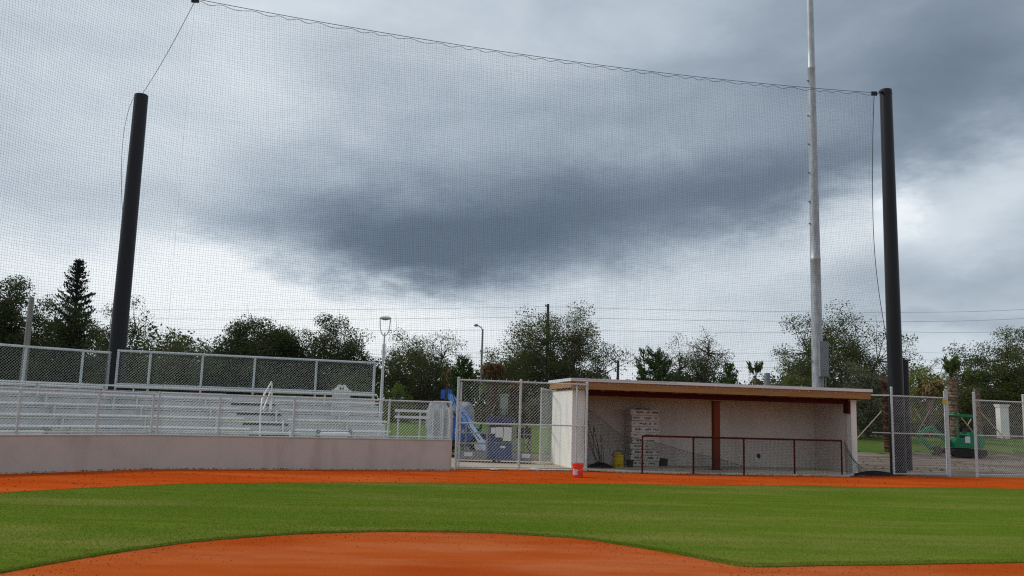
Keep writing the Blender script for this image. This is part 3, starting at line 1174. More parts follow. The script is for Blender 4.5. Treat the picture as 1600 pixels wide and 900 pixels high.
c1 = G(933, 733)
tp = P(916, 640, 26.45)
net_heap('black net heap at the foot of the gate post beside the orange bucket', c1 + V((.1, .05, 0)), .55, .22, .22, .15,
         [(random.uniform(-.12, .12), tp + V((random.uniform(-.02, .75) * (k % 3) * .4, 0, random.uniform(-.3, -.05) - (k % 3) * .28)), random.uniform(-.08, .05)) for k in range(12)])
c2 = V((11.75, 28.15, 0))
net_heap('long flat black net heap between the dugout end and the fence post', c2, 1.0, .25, .17, .25,
         [(-.35, P(1319, 690, 27.5), -.02), (-.2, P(1322, 705, 27.5), .05), (.0, P(1330, 715, 27.9), .05), (.3, P(1345, 738, 28.0), 0)])
# net panel hanging by the white end of the dugout
mb = MB()
pa_, pb_, pc_ = P(1319, 690, 27.45), P(1346, 736, 27.95), P(1322, 742, 27.45)
for k in range(22):
    s_ = k / 21
    mb.wire(pa_.lerp(pb_, s_), pc_.lerp(pb_, s_), .003)
    mb.wire(pa_.lerp(pc_, s_), pb_.lerp(pc_, s_), .003)
tag(mb.build('net_scrap', 'net_black'), 'triangular black net end tied to the last railing post', 'net')

# ------------------------------------------------------------------ cartons in the dugout
cA = s_at(986, D(0, 1.45, 0), D(DW, 1.45, 0)) * DW
cB = s_at(1031, D(0, 1.45, 0), D(DW, 1.45, 0)) * DW
cw = cB - cA
c0_ = 0
names_ = ['bottom', 'second', 'third', 'fourth', 'fifth', 'sixth', 'seventh', 'eighth', 'ninth', 'topmost']
NC = 10
ch = (P(1008, 640, 28.9).z - .05) / NC
for k in range(NC):
    rg = random.Random(40 + k)
    z0 = .05 + k * ch
    sh = rg.uniform(-.018, .018)
    ctr = D((cA + cB) / 2 + sh, 1.75 + rg.uniform(-.02, .02), z0)
    lab = f"{names_[k]} printed white carton of the tall stack in the dugout" if k in (0, 9) else f"printed white carton, {names_[k]} from the floor in the dugout stack"
    t = thing('carton', lab, 'carton', ctr, DANG, 'printed cartons stacked in the dugout')
    mb = MB()
    rot_ = R(rg.uniform(-2.5, 2.5))
    cax = (du * math.cos(rot_) + dv * math.sin(rot_), dv * math.cos(rot_) - du * math.sin(rot_), dz)
    mb.box(ctr + V((0, 0, ch / 2 - .001)), (cw * rg.uniform(.95, 1.0), .62, ch - rg.uniform(.006, .018)), cax)
    mb.build('box', 'carton', t)
    mb = MB()
    x = -cw / 2 + rg.uniform(.03, .18)
    f0 = ctr - cax[1] * .3115
    while x < cw / 2 - .07:
        n_ = rg.choice([1, 2, 5, 6, 6])
        for q in range(n_):
            w_ = rg.uniform(.026, .044)
            if x + w_ > cw / 2 - .03:
                break
            h_ = rg.uniform(.04, .06)
            zc = ch * .50
            # letter-like strokes
            mb.box(f0 + cax[0] * (x + .004) + V((0, 0, zc)), (.013, .003, h_), cax)
            mb.box(f0 + cax[0] * (x + w_ / 2) + V((0, 0, zc + rg.choice((-.5, 0, .42)) * h_)), (w_ * .8, .0035, .014), cax)
            if rg.random() < .6:
                mb.box(f0 + cax[0] * (x + w_ - .006) + V((0, 0, zc)), (.012, .003, h_ * .9), cax)
            x += w_ + .006
        x += rg.uniform(.06, .16)
    mb.build('printing', 'ink', t)
    if k == 9:
        mb = MB()
        for xo, l_ in ((-.02, .34), (.12, .22)):
            mb.box(ctr + du * xo - dv * .02 + V((0, 0, ch + .018)), (l_, .3, .03), dax)
        mb.build('torn_flap', 'brown_card', t)

# yellow cooler jug and dark pot on the dugout floor
jc = G(963, 727, .05)
jc = V((jc.x - .06, jc.y - .9, .05))
jg = thing('water_jug', 'yellow drink cooler with lid and handle on the dugout floor', 'cooler', jc)
mb = MB()
mb.lathe(jc, [(.165, .0), (.175, .02), (.178, .30), (.165, .33), (.182, .335), (.18, .385), (.10, .42), (.05, .43), (.05, .46), (.02, .47)], 20)
mb.build('body', 'yellow', jg, True)
mb = MB()
mb.tube([jc + V((-.17, 0, .35)), jc + V((-.14, 0, .47)), jc + V((0, 0, .52)), jc + V((.14, 0, .47)), jc + V((.17, 0, .35))], .013, 6)
mb.build('handle', 'dark_plastic', jg, True)
mb = MB()
mb.tube([jc + V((0, -.17, .07)), jc + V((0, -.23, .07)), jc + V((0, -.235, .04))], .016, 6)
mb.build('tap', 'dark_plastic', jg, True)
pc2 = jc + V((.40, .14, 0))
mb = MB()
mb.lathe(pc2, [(.09, 0), (.115, .2), (.122, .205), (.122, .225), (.105, .225), (.085, .03)], 16)
tag(mb.build('plant_pot', 'dark_plastic', smooth=True), 'small dark pot standing beside the yellow cooler', 'pot')
mb = MB()
pb3 = D(cB + .12, 1.95, .05)
mb.box(pb3 + V((.12, 0, .11)), (.34, .3, .22), dax)
mb.box(pb3 + V((.12, 0, .232)), (.36, .32, .02), dax)
tag(mb.build('low_box', 'dark_plastic'), 'low dark box on the floor beside the carton stack', 'box')

# orange bucket
bc = G(902.5, 745.5)
bk = thing('bucket', 'bright orange plastic bucket with white label on the red clay', 'bucket', bc)
mb = MB()
mb.lathe(bc, [(.132, .0), (.137, .005), (.150, .27), (.158, .272), (.158, .29), (.151, .292), (.154, .33), (.160, .335), (.160, .36), (.154, .37), (.146, .37), (.128, .02)], 24)
mb.build('pail', 'bucket_orange', bk, True)
mb = MB()
for s_ in range(10):
    a0 = R(205 + s_ * 6)
    a1 = R(211 + s_ * 6)
    q = lambda a, z, r_: bc + V((math.cos(a) * r_, math.sin(a) * r_, z))
    mb.add([q(a0, .06, .1425), q(a1, .06, .1425), q(a1, .21, .1505), q(a0, .21, .1505)], [(0, 1, 2, 3)])
mb.build('label_sheet', 'sticker', bk, True)
mb = MB()
mb.tube([bc + V((.158 * math.cos(a), -.16 * abs(math.sin(a)) * .9 - .01, .31 - .13 * math.sin(a))) for a in [math.pi * k / 10 for k in range(11)]], .004, 5)
mb.build('bail_handle', 'galv', bk, True)

# scraps by the gate sill
for (px, py, s_, lb) in ((773, 735, .16, 'pale crumpled scrap lying under the gate near its hinge side'), (835, 735, .22, 'white crumpled scrap lying under the middle of the gate')):
    c_ = G(px, py)
    mb = MB()
    rg = random.Random(px)
    pr = [(s_ * rg.uniform(.5, 1), 0), (s_ * rg.uniform(.5, .9), .03), (s_ * rg.uniform(.2, .5), .06), (.01, .075)]
    mb.lathe(c_, pr, 9)
    mb.v = [(x + rg.uniform(-.03, .03), y + rg.uniform(-.02, .02), max(.002, z + rg.uniform(-.01, .01))) for x, y, z in mb.v]
    tag(mb.build('paper_scrap', 'litter'), lb, 'litter')

# ------------------------------------------------------------------ safety net and its poles
TOPL, TOPR = P(305, 1, 22.1), P(1366, 147, 29.0)
BOT = [V((-8.78, 22.2, 1.90)), V((-1.6, 24.9, 1.93)), V((-1.45, 25.3, 2.60)), V((2.0, 26.3, 2.62)), V((2.15, 26.35, 2.70)), V((11.9, 28.72, 2.70)), V((12.85, 29.0, 2.7))]
_bx = np.array([p.x for p in BOT])
_by = np.array([p.y for p in BOT])
_bz = np.array([p.z for p in BOT])


def net_pt(t, z):
    x = _bx[0] + (_bx[-1] - _bx[0]) * t
    bot = V((x, float(np.interp(x, _bx, _by)), float(np.interp(x, _bx, _bz))))
    top = TOPL.lerp(TOPR, t)
    top.z -= 1.35 * t * (1 - t)
    if z is None:
        return bot, top
    s_ = (z - bot.z) / (top.z - bot.z)
    p = bot.lerp(top, s_)
    b = math.sin(math.pi * max(0, min(1, s_)))
    p.x -= .30 * b * t ** 5 * (0.6 + .5 * s_)
    p.y += min(1, t * 12) * b * (.22 * math.sin(t * 9 + 1) + .12 * math.sin(t * 23 + z * .6) + .3)
    return p


CELL = .063
NET_R = .0019
nt_ = thing('safety_net', 'tall black netting hung from a cable above the wall and dugout', 'net', BOT[0])
mb = MB()
LT = (TOPR - TOPL).length
nv = int(LT / CELL)
for i in range(nv + 1):
    t = i / nv
    b, tp_ = net_pt(t, None)
    ph = random.uniform(0, 6.28)
    pts_ = []
    for k in range(15):
        z = lerp(b.z, tp_.z, k / 14)
        p = net_pt(t, z)
        p.x += .012 * math.sin(k * 1.9 + ph)
        pts_.append(p)
    mb.tube(pts_, NET_R, 3, False)
zz = 1.95
while zz < 13.6:
    run = []
    ph = random.uniform(0, 6.28)
    for i in range(0, 61):
        t = i / 60
        b, tp_ = net_pt(t, None)
        if b.z <= zz <= tp_.z:
            p = net_pt(t, zz)
            p.z += .012 * math.sin(i * 1.7 + ph)
            run.append(p)
        elif len(run) > 1:
            mb.tube(run, NET_R, 3, False)
            run = []
        else:
            run = []
    if len(run) > 1:
        mb.tube(run, NET_R, 3, False)
    zz += CELL
mb.build('netting', 'net_black', nt_)
mb = MB()
cable, lace = [], []
for i in range(241):
    t = i / 240
    b, tp_ = net_pt(t, None)
    cable.append(tp_ + V((0, 0, .05)))
    lace.append(tp_ + V((0, 0, -.02 + .035 * math.sin(i * .9 + 1.3 * math.sin(i * .23)))))
mb.tube(cable, .009, 5)
mb.tube(lace, .007, 4)
mb.build('top_cable', 'net_black', nt_)
mb = MB()
edge_ = []
b, tp_ = net_pt(1, None)
for k in range(25):
    z = lerp(b.z, tp_.z, k / 24)
    edge_.append(net_pt(1, z))
mb.tube(edge_, .012, 5)
mb.build('edge_rope', 'net_black', nt_)
mb = MB()
for i in (0, 1):
    mb = MB()
    p = TOPL if i == 0 else TOPR
    mb.box(p + V((0, 0, .02)), (.2, .05, .14))
    mb.build('shackle', 'black_paint', nt_)

# side net past the wall corner, running towards the infield
n3 = thing('safety_net', 'side panel of black netting running above the angled wall end', 'net', BOT[0] + V((-.06, -.06, 0)))
mb = MB()
SB0, SB1 = BOT[0] + V((-.012, -.012, 0)), WA + V((.0, 0, 1.88))
ST0 = TOPL + V((-.012, -.012, 0))
ST1 = ST0 + (SB1 - SB0)
ST1.z = ST0.z + .2
LS = (SB1 - SB0).length
nv = int(LS / CELL)


def side_pt(t, s_):
    p = SB0.lerp(SB1, t).lerp(ST0.lerp(ST1, t), s_)
    p.z -= .5 * t * (1 - t) * s_
    bb = math.sin(math.pi * s_) * min(1, t * 8) * (.25 * math.sin(t * 7) + .1 * math.sin(t * 17 + s_ * 5))
    return p + n1 * bb


for i in range(nv + 1):
    ph = random.uniform(0, 6.28)
    mb.tube([side_pt(i / nv, k / 13) + V((.012 * math.sin(k * 1.9 + ph), 0, 0)) for k in range(14)], NET_R, 3, False)
hz = ST0.z - SB0.z
nh = int(hz / CELL)
for j in range(nh + 1):
    ph = random.uniform(0, 6.28)
    mb.tube([side_pt(i / 24, j / nh) + V((0, 0, .010 * math.sin(i * 1.8 + ph))) for i in range(25)], NET_R, 3, False)
mb.build('netting', 'net_black', n3)
mb = MB()
mb.tube([side_pt(i / 40, 1) + V((0, 0, .04)) for i in range(41)], .011, 5)
mb.build('top_cable', 'net_black', n3)


def black_pole(label, base, top_z, r0, r1, name='net_pole'):
    t = thing(name, label, 'pole', base, 0, 'black net poles')
    mb = MB()
    zs = [0, .3, 1, 2.5, 5, 8, top_z - .01, top_z]
    zs = [z for z in zs if z <= top_z]
    mb.lathe(base, [(lerp(r0, r1, z / top_z), z) for z in zs] + [(r1 * .9, top_z + .02)], 28)
    mb.build('shaft', 'black_paint', t, True)
    return t


pl = (P(183, 550, 28.5) + P(221, 150, 28.5)) / 2
LB = V((pl.x, 28.5, 0))
LTZ = P(220, 149, 28.5).z
blk1 = black_pole('tall leaning black pole standing behind the bleachers', LB, LTZ, .285, .225)
RBs = V((13.08, 29.45, 0))
RTZ = P(1382, 141, 29.45).z
blk2 = black_pole('tall black pole holding the net cable at the dugout end', RBs, RTZ, .262, .205)
mb = MB()
mb.tube([V((RBs.x - .2, RBs.y - .12, RTZ - .12)), V((RBs.x - .29, RBs.y - .17, RTZ - .13))], .05, 10)
mb.lathe(V((RBs.x, RBs.y, RTZ - .13)), [(.213, -.04), (.213, .04)], 24)
mb.build('collar', 'black_paint', blk2, True)
sp_ = black_pole('short black pole behind the tall one near the digger', V((14.57, 32.07, 0)), 4.0, .175, .165)
mb = MB()
mb.lathe(V((14.57, 32.07, 4.0)), [(.05, 0), (.05, .09), (.01, .1)], 10)
mb.build('cap_lug', 'black_paint', sp_, True)

# guy cable from the corner of the net to the pole behind the bleachers
mb = MB()
e_ = V((LB.x + .12, LB.y - .2, LTZ - .02))
mb.tube([TOPL.lerp(e_, k / 20) + V((0, 0, -.12 * math.sin(math.pi * k / 20))) for k in range(21)], .008, 5)
tag(mb.build('guy_cable', 'net_black'), 'thin dark guy cable from the net corner to the leaning black pole', 'cable')
mb = MB()
e0 = V((LB.x - .2, LB.y - .1, LTZ - .1))
e1 = P(186, 225, 27.6)
e2 = P(200, 420, 28.1)
mb.tube([(e0 * ((1 - k / 24) ** 2) + (e1 + V((-.25, 0, .2))) * (2 * (1 - k / 24) * k / 24) + e2 * ((k / 24) ** 2)) for k in range(25)], .008, 4)
tag(mb.build('hanging_rope', 'net_black'), 'loose rope hanging from the top of the pole behind the bleachers', 'rope')
mb = MB()
e0 = TOPR + V((.06, 0, 0))
e1 = V((RBs.x - .2, RBs.y - .14, RTZ - .12))
mb.tube([e0, e1], .014, 5)
tag(mb.build('cable_link', 'net_black'), 'short cable link between the net and the dugout end pole', 'cable')

# floodlight pole behind the dugout
lp = P(1278, 600, 34.0)
LPB = V((lp.x, 34.0, 0))
fl = thing('light_pole', 'very tall galvanised light pole with grey box behind the dugout', 'pole', LPB)
mb = MB()
prof = [(.26, 0), (.26, .03), (.245, .031)]
z = 1.0
while z < 24:
    prof.append((lerp(.24, .105, z / 24), z))
    if abs(z % 8) < .01:
        prof[-1] = (prof[-1][0] + .0, z)
        prof.append((prof[-1][0] + .012, z + .02))
        prof.append((prof[-1][0], z + .10))
        prof.append((lerp(.24, .105, z / 24), z + .12))
    z += 1.0
mb.lathe(LPB, prof, 24)
mb.build('shaft', 'pole_galv', fl, True)
bx0 = P(1286.5, 561, 33.7)
mb = MB()
mb.box(bx0, (.34, .26, 1.36))
mb.box(bx0 + V((0, -.136, 0)), (.30, .012, 1.30))
mb.build('control_box', 'lift_grey', fl)
mb = MB()
mb.tube([bx0 + V((-.03, .05, -.68)), V((bx0.x - .03, bx0.y + .05, .1))], .035, 8)
mb.build('conduit', 'lift_grey', fl, True)
mb = MB()
mb.tube([bx0 + V((.09, .05, -.68)), V((bx0.x + .09, bx0.y + .05, .1))], .03, 8)
mb.build('conduit', 'lift_grey', fl, True)
mb = MB()
for zz_ in (4.0, 9.5, 10.4, 11.6, 12.8, 14.0, 15.5):
    mb = MB()
    q = LPB + V((-lerp(.24, .105, zz_ / 24) - .02, -.05, zz_))
    mb.box(q, (.09, .05, .04))
    mb.build('step_lug', 'lift_grey', fl)

# ------------------------------------------------------------------ blue boom lift behind the gate
LY = 33.2
lift0 = P(720, 715, LY)
lift = thing('boom_lift', 'blue boom lift with grey platform basket parked behind the gate', 'lift', V((lift0.x, LY, 0)))
# chassis with counterweight
mb = MB()
ca, cb = P(688, 698, LY), P(752, 662, LY)
w_ = cb.x - ca.x
prof_ = [(0, .62), (w_, .55), (w_ * 1.02, .85), (w_ * .98, 1.05), (w_ * .62, 1.12), (w_ * .55, 1.42), (0, 1.46)]
mb.prism(prof_, V((ca.x, LY - .9, 0)), V((1, 0, 0)), V((0, 0, 1)), V((0, 1, 0)), 1.9)
mb.build('engine_cover', 'lift_blue', lift)
mb = MB()
mb.box((ca.x + w_ * .55, LY + .05, .48), (w_ + .5, 1.5, .24))
mb.build('chassis', 'lift_grey', lift)
for (dx, dy) in ((.1, -.95), (w_ + .05, -.95), (.1, .95), (w_ + .05, .95)):
    c_ = V((ca.x + dx, LY + dy, .44))
    mb = MB()
    ax_ = (V((1, 0, 0)), V((0, 0, 1)), V((0, 1, 0)))
    mb.lathe(c_, [(.30, -.14), (.42, -.13), (.44, -.06), (.44, .06), (.42, .13), (.30, .14)], 20, True, ax_)
    wl = mb.build('tyre', 'tyre', lift, True)
    mb = MB()
    mb.lathe(c_, [(.22, -.15), (.25, -.146), (.25, .146), (.22, .15)], 16, True, ax_)
    mb.build('rim', 'lamp_white', wl, True)
fc = bpy.data.curves.new('unit_number', 'FONT')
fc.body = '704'
fc.size = .26
fc.extrude = .003
fc.align_x = 'CENTER'
fc.materials.append(MATS['paper'])
_tmp = bpy.data.objects.new('unit_number', fc)
COL.objects.link(_tmp)
bpy.context.view_layer.update()
_me = bpy.data.meshes.new_from_object(_tmp.evaluated_get(bpy.context.evaluated_depsgraph_get()))
bpy.data.objects.remove(_tmp)
fo = bpy.data.objects.new('unit_number', _me)
COL.objects.link(fo)
fo.parent = lift
nn_ = P(717, 678, LY - .92)
fo.location = V((nn_.x, LY - .905, nn_.z)) - FRAME[lift.name][0]
fo.rotation_euler = (R(90), 0, 0)
mb = MB()
mb.box(P(693, 616, LY + .3), (.17, .5, .34))
mb.box(P(703, 616, LY + .3), (.14, .55, .36))
mb.build('boom_knuckle', 'lift_blue', lift)
b0, b1, b2 = P(703, 618, LY + .1), P(735, 664, LY - 1.2), P(765, 710, LY - 2.6)
mb = MB()
mb.bar(b0, b1, .19, .19)
mb.build('boom_section', 'boom_blue', lift)
mb = MB()
mb.bar(b1 - (b1 - b0) * .2, b2, .14, .14)
mb.build('boom_section', 'tank_boom', lift)
mb = MB()
for q_ in (.25, .62, .97):
    c_ = b0.lerp(b1, q_)
    mb.bar(c_, c_ + (b1 - b0).normalized() * .05, .225, .225)
mb.build('boom_collar', 'lift_grey', lift)
mb = MB()
mb.tube([b0 + V((.1, -.2, .1)), b0.lerp(b1, .4) + V((-.02, -.17, -.02)), b0.lerp(b1, .8) + V((.02, -.17, .02)), b1 + V((0, -.2, -.1)), b1.lerp(b2, .5) + V((0, -.16, 0))], .022, 6)
mb.tube([b0.lerp(b1, .1) + V((-.16, 0, -.2)), b0.lerp(b1, .75) + V((-.16, 0, -.24))], .05, 8)
mb.build('boom_hose', 'tyre', lift, True)
mb = MB()
mb.tube([P(738, 686, LY - 1.4), P(752, 668, LY - 1.6), P(753, 662, LY - 1.7), P(748, 672, LY - 1.6), P(744, 690, LY - 1.5)], .035, 6)
mb.tube([P(722, 690, LY - 1.0), P(732, 672, LY - 1.2), P(745, 678, LY - 1.5)], .03, 6)
mb.build('hose', 'tyre', lift, True)
# basket
BY = 29.6
q0, q1 = P(713, 720, BY), P(829, 722, BY)
bw = q1.x - q0.x
zb, zt = .10, 1.27
bx0_, by0, by1 = q0.x, BY - .35, BY + .4
mb = MB()
for z in (zt, zt - .32, zb + .5):
    mb.tube([(bx0_, by0, z), (bx0_ + bw, by0, z), (bx0_ + bw, by1, z), (bx0_, by1, z), (bx0_, by0, z)], .02, 6, False)
for s_ in (0, .115, .44, .78, .9, 1):
    for y in (by0, by1):
        mb.tube([(bx0_ + bw * s_, y, zb), (bx0_ + bw * s_, y, zt)], .018, 6)
mb.build('basket_rail', 'lift_grey', lift, True)
mb = MB()
mb.box((bx0_ + bw / 2, (by0 + by1) / 2, zb), (bw + .1, by1 - by0 + .06, .05))
for y in (by0 - .022, by1 + .022):
    mb.box((bx0_ + bw / 2, y, zb + .14), (bw + .06, .012, .22))
mb.build('toe_board', 'lift_grey', lift)
mb = MB()
for px in (732, 822):
    mb = MB()
    p = P(px, 707, by0)
    mb.box((p.x, by0 - .032, zb + .15), (.28, .004, .13))
    mb.build('warning_sticker', 'paper', lift)
kx0, kx1 = P(763, 650, by0).x, P(802, 650, by0).x
kw = kx1 - kx0
mb = MB()
mb.box(((kx0 + kx1) / 2, by0 + .1, zb + .06), (kw, .34, .05))
mb.box(((kx0 + kx1) / 2, by0 + .1, .40), (kw * .96, .3, .5))
mb.cur = 1
mb.box(((kx0 + kx1) / 2, by0 + .12, zt + .14), (kw * 1.06, .36, .20))
mb.cur = 2
for x in (kx0 - .02, kx1 + .02):
    mb.box((x, by0 - .0, (zb + zt) / 2 + .1), (.07, .05, zt - zb + .2))
mb.box(((kx0 + kx1) / 2, by0 - .04, zt), (kw + .1, .05, .06))
mb.build('control_console', ['panel_blue', 'navy', 'lift_grey'], lift)
mb = MB()
for (x, ww, hh_, z) in ((.22, .18, .2, 1.05), (.47, .30, .34, 1.0), (.78, .32, .46, .95)):
    mb = MB()
    mb.box((kx0 + kw * x, by0 - .055, z), (ww * .9, .01, hh_))
    mb.build('manual_sheet', 'paper', lift)
mb = MB()
mb.box(((kx0 + kx1) / 2, by0 + .12, .95), (kw * .94, .1, .56))
mb.cur = 1
mb.box(((kx0 + kx1) / 2 + .1, by0 - .062, .52), (.16, .01, .07))
mb.build('console_back', ['panel_blue', 'paper'], lift)
mb = MB()
p = P(819, 670, BY)
mb.box((p.x, by1 - .1, .98), (.50, .22, .36))
mb.box((p.x + .1, by1 - .12, 1.2), (.08, .08, .1))
mb.tube([(p.x + .2, by1 - .2, .85), (p.x + .12, by1 - .25, .5), (p.x + .3, by1 - .2, .3)], .025, 6)
mb.build('tool_tray', 'dark_plastic', lift)
mb = MB()
for dx in (-.08, .08):
    mb = MB()
    mb.tube([((kx0 + kx1) / 2 - .1 + dx, BY, zb), ((kx0 + kx1) / 2 - .1 + dx, BY, .0)], .05, 8)
    mb.build('support_foot', 'dark_plastic', lift)

# big grey tank lying behind the lift
ty = 37.0
a_, b_ = P(666, 648, ty), P(742, 648, ty)
tk = thing('tank', 'large rounded mottled grey tank lying behind the blue boom lift', 'tank', V(((a_.x + b_.x) / 2, ty, 0)))
mb = MB()
zc_, rr3 = P(704, 660, ty).z, P(704, 627, ty).z - P(704, 660, ty).z
ax_ = (V((0, 1, 0)), V((0, 0, 1)), V((1, 0, 0)))
hl = (b_.x - a_.x) / 2
prof = []
for k in range(13):
    an_ = math.pi * k / 12
    prof.append((rr3 * min(1, math.sin(an_) * 1.6 + .02) ** .6, -hl * math.cos(an_)))
mb.lathe(V(((a_.x + b_.x) / 2, ty, zc_)), prof, 24, True, ax_)
mb.build('shell', 'tank_grey', tk, True)
mb = MB()
for dx in (-hl * .6, hl * .6):
    mb = MB()
    mb.box(((a_.x + b_.x) / 2 + dx, ty, (zc_ - rr3 * .6) / 2), (.2, 1.2, zc_ - rr3 * .6))
    mb.build('cradle', 'lift_grey', tk)

# rolls of chain link fabric standing at the wall end
for k, (px, lb) in enumerate(((676, 'upright roll of chain link mesh by the low white barrier'),
                              (688, 'middle one of three upright chain link mesh rolls'),
                              (700, 'upright roll of chain link mesh nearest the gate'))):
    c_ = P(px, 680, 26.2)
    c_.z = 0
    t = thing('mesh_roll', lb, 'mesh roll', c_, 0, 'rolls of chain link mesh at the wall end')
    mb = MB()
    for ring in range(3):
        r_ = .13 - ring * .035
        for a in range(14):
            for sg in (1, -1):
                pts_ = []
                for q in range(9):
                    an_ = 2 * math.pi * a / 14 + sg * q * .45
                    pts_.append(c_ + V((r_ * math.cos(an_), r_ * math.sin(an_), q / 8 * 1.72 + .02)))
                mb.tube(pts_, .0035, 3, False)
    mb.build('coil', 'galv_wire', t)
    mb = MB()
    mb.tube([c_ + V((.0, -.16, 0)), c_ + V((0.01, -.16, 1.74))], .022, 8)
    mb.build('stake', 'galv', t, True)

# open pipe guard rail between bleachers and rolls
ra, rb = P(617, 650, 31), P(671, 650, 31)
gr = thing('guard_rail', 'low white two rail pipe barrier on the grass behind the wall', 'railing', V((ra.x, 31, 0)))
zt_ = P(640, 642, 31).z
mb = MB()
for dz_ in (0, -.22):
    mb = MB()
    mb.bar((ra.x, 31, zt_ + dz_), (rb.x, 31, zt_ + dz_), .05, .09)
    mb.build('rail', 'white_pipe', gr)
for px in (622, 656, 669):
    x = P(px, 660, 31).x
    mb = MB()
    mb.tube([(x, 31.04, 0), (x, 31.04, zt_)], .03, 8)
    mb.build('post', 'galv', gr, True)

# ------------------------------------------------------------------ mini digger
EB = V((23.7, 45.8, .10))
ex = thing('mini_digger', 'small green digger with canopy and folded arm on the dirt lot', 'digger', EB)
def E_(x, y, z):
    return EB + V((x, y, z))


for y in (-.55, .55):
    mb = MB()
    prof_ = [(-.9, .12), (-.78, .0), (.78, .0), (.9, .12), (.9, .26), (.78, .38), (-.78, .38), (-.9, .26)]
    mb.prism(prof_, E_(.05, y - .13, 0.0), V((1, 0, 0)), V((0, 0, 1)), V((0, 1, 0)), .26)
    mb.build('track', 'tyre', ex)
mb = MB()
mb.box(E_(0, 0, .3), (1.0, .9, .22))
mb.build('undercarriage', 'rust_steel', ex)
mb = MB()
prof_ = [(-.62, .44), (.80, .44), (.92, .62), (.90, 1.12), (.74, 1.24), (.16, 1.24), (.10, .96), (-.55, .90), (-.66, .7)]
mb.prism(prof_, E_(0, -.55, .0), V((1, 0, 0)), V((0, 0, 1)), V((0, 1, 0)), 1.1)
mb.build('body', 'digger_green', ex)
mb = MB()
mb.box(E_(.02, -.554, .86), (.26, .008, .32))
mb.build('decal', 'paper', ex)
mb = MB()
mb.box(E_(.0, 0, 1.02), (.42, .5, .14))
mb.box(E_(.2, 0, 1.32), (.12, .46, .5))
mb.build('seat', 'dark_plastic', ex)
mb = MB()
for y in (-.42, .42):
    mb = MB()
    mb.tube([E_(-.42, y, .9), E_(-.40, y, 2.06)], .035, 6)
    mb.build('canopy_post', 'digger_green', ex)
mb = MB()
prof_ = [(-.62, 2.06), (.50, 2.0), (.56, 1.95), (.52, 2.1), (.3, 2.16), (-.6, 2.17), (-.68, 2.1)]
mb.prism(prof_, E_(0, -.55, 0), V((1, 0, 0)), V((0, 0, 1)), V((0, 1, 0)), 1.1)
mb.build('canopy_roof', 'digger_green', ex)
mb = MB()
mb.tube([E_(-.2, -.25, .95), E_(-.24, -.25, 1.35)], .02, 5)
mb.build('control_lever', 'dark_plastic', ex)
mb = MB()
mb.tube([E_(-.2, .25, .95), E_(-.24, .25, 1.35)], .02, 5)
mb.build('control_lever', 'dark_plastic', ex)
A0, A1, A2 = E_(-.6, -.05, .62), E_(-1.62, -.05, 1.42), E_(-2.3, -.05, 1.02)
mb = MB()
mb.bar(A0, A1, .16, .24)
mb.bar(A1, A2, .16, .22)
mb.build('boom', 'digger_green', ex)
mb = MB()
mb.bar(A2 + V((-.06, 0, .1)), E_(-1.62, -.05, .30), .13, .19)
mb.build('dipper_arm', 'digger_green', ex)
mb = MB()
mb.tube([E_(-.75, -.05, .98), E_(-1.5, -.05, 1.12)], .045, 8)
mb.build('ram', 'galv', ex, True)
mb = MB()
mb.tube([E_(-2.2, -.05, .8), E_(-1.75, -.05, .55)], .04, 8)
mb.build('ram', 'galv', ex, True)
mb = MB()
prof_ = [(-.30, .42), (-.02, .50), (.12, .30), (.10, .06), (-.10, -.0), (-.34, .1), (-.12, .2)]
mb.prism(prof_, E_(-1.30, -.28, .02), V((1, 0, 0)), V((0, 0, 1)), V((0, 1, 0)), .46)
mb.build('digging_bucket', 'rust_steel', ex)
mb = MB()
mb.bar(E_(.95, -.6, .2), E_(.95, .6, .2), .05, .26)
mb.bar(E_(.6, -.3, .25), E_(.95, -.3, .2), .06, .08)
mb.build('dozer_blade', 'rust_steel', ex)

# ------------------------------------------------------------------ trees
def tubes_np(segs, n=5):
    """list of (p, q, r0, r1) -> vertices, quads"""
    vs_, fs_ = [], []
    for (p, q, r0, r1) in segs:
        p, q = V(p), V(q)
        t = (q - p)
        if t.length < 1e-5:
            continue
        t.normalize()
        a = V((0, 0, 1)) if abs(t.z) < .9 else V((1, 0, 0))
        e1 = t.cross(a).normalized()
        e2 = t.cross(e1)
        o_ = len(vs_)
        for (c_, r_) in ((p, r0), (q, r1)):
            for k in range(n):
                an_ = 6.2832 * k / n
                vs_.append(tuple(c_ + (e1 * math.cos(an_) + e2 * math.sin(an_)) * r_))
        for k in range(n):
            k2 = (k + 1) % n
            fs_.append((o_ + k, o_ + k2, o_ + n + k2, o_ + n + k))
    return vs_, fs_


def leaves(centres, dirs, size, rng, flat=.0):
    """one pointed quad per centre; dirs None for random orientation"""
    n = len(centres)
    a = rng.normal(0, 1, (n, 3)) if dirs is None else dirs + rng.normal(0, .25, (n, 3))
    a /= np.linalg.norm(a, axis=1, keepdims=True) + 1e-9
    b = rng.normal(0, 1, (n, 3))
    b -= a * (a * b).sum(1, keepdims=True)
    b /= np.linalg.norm(b, axis=1, keepdims=True) + 1e-9
    s = size * rng.uniform(.6, 1.35, (n, 1))
    wd = s * rng.uniform(.35, .6, (n, 1))
    v = np.stack([centres - a * s, centres + b * wd, centres + a * s, centres - b * wd], 1).reshape(-1, 3)
    return v, np.arange(n * 4).reshape(-1, 4)


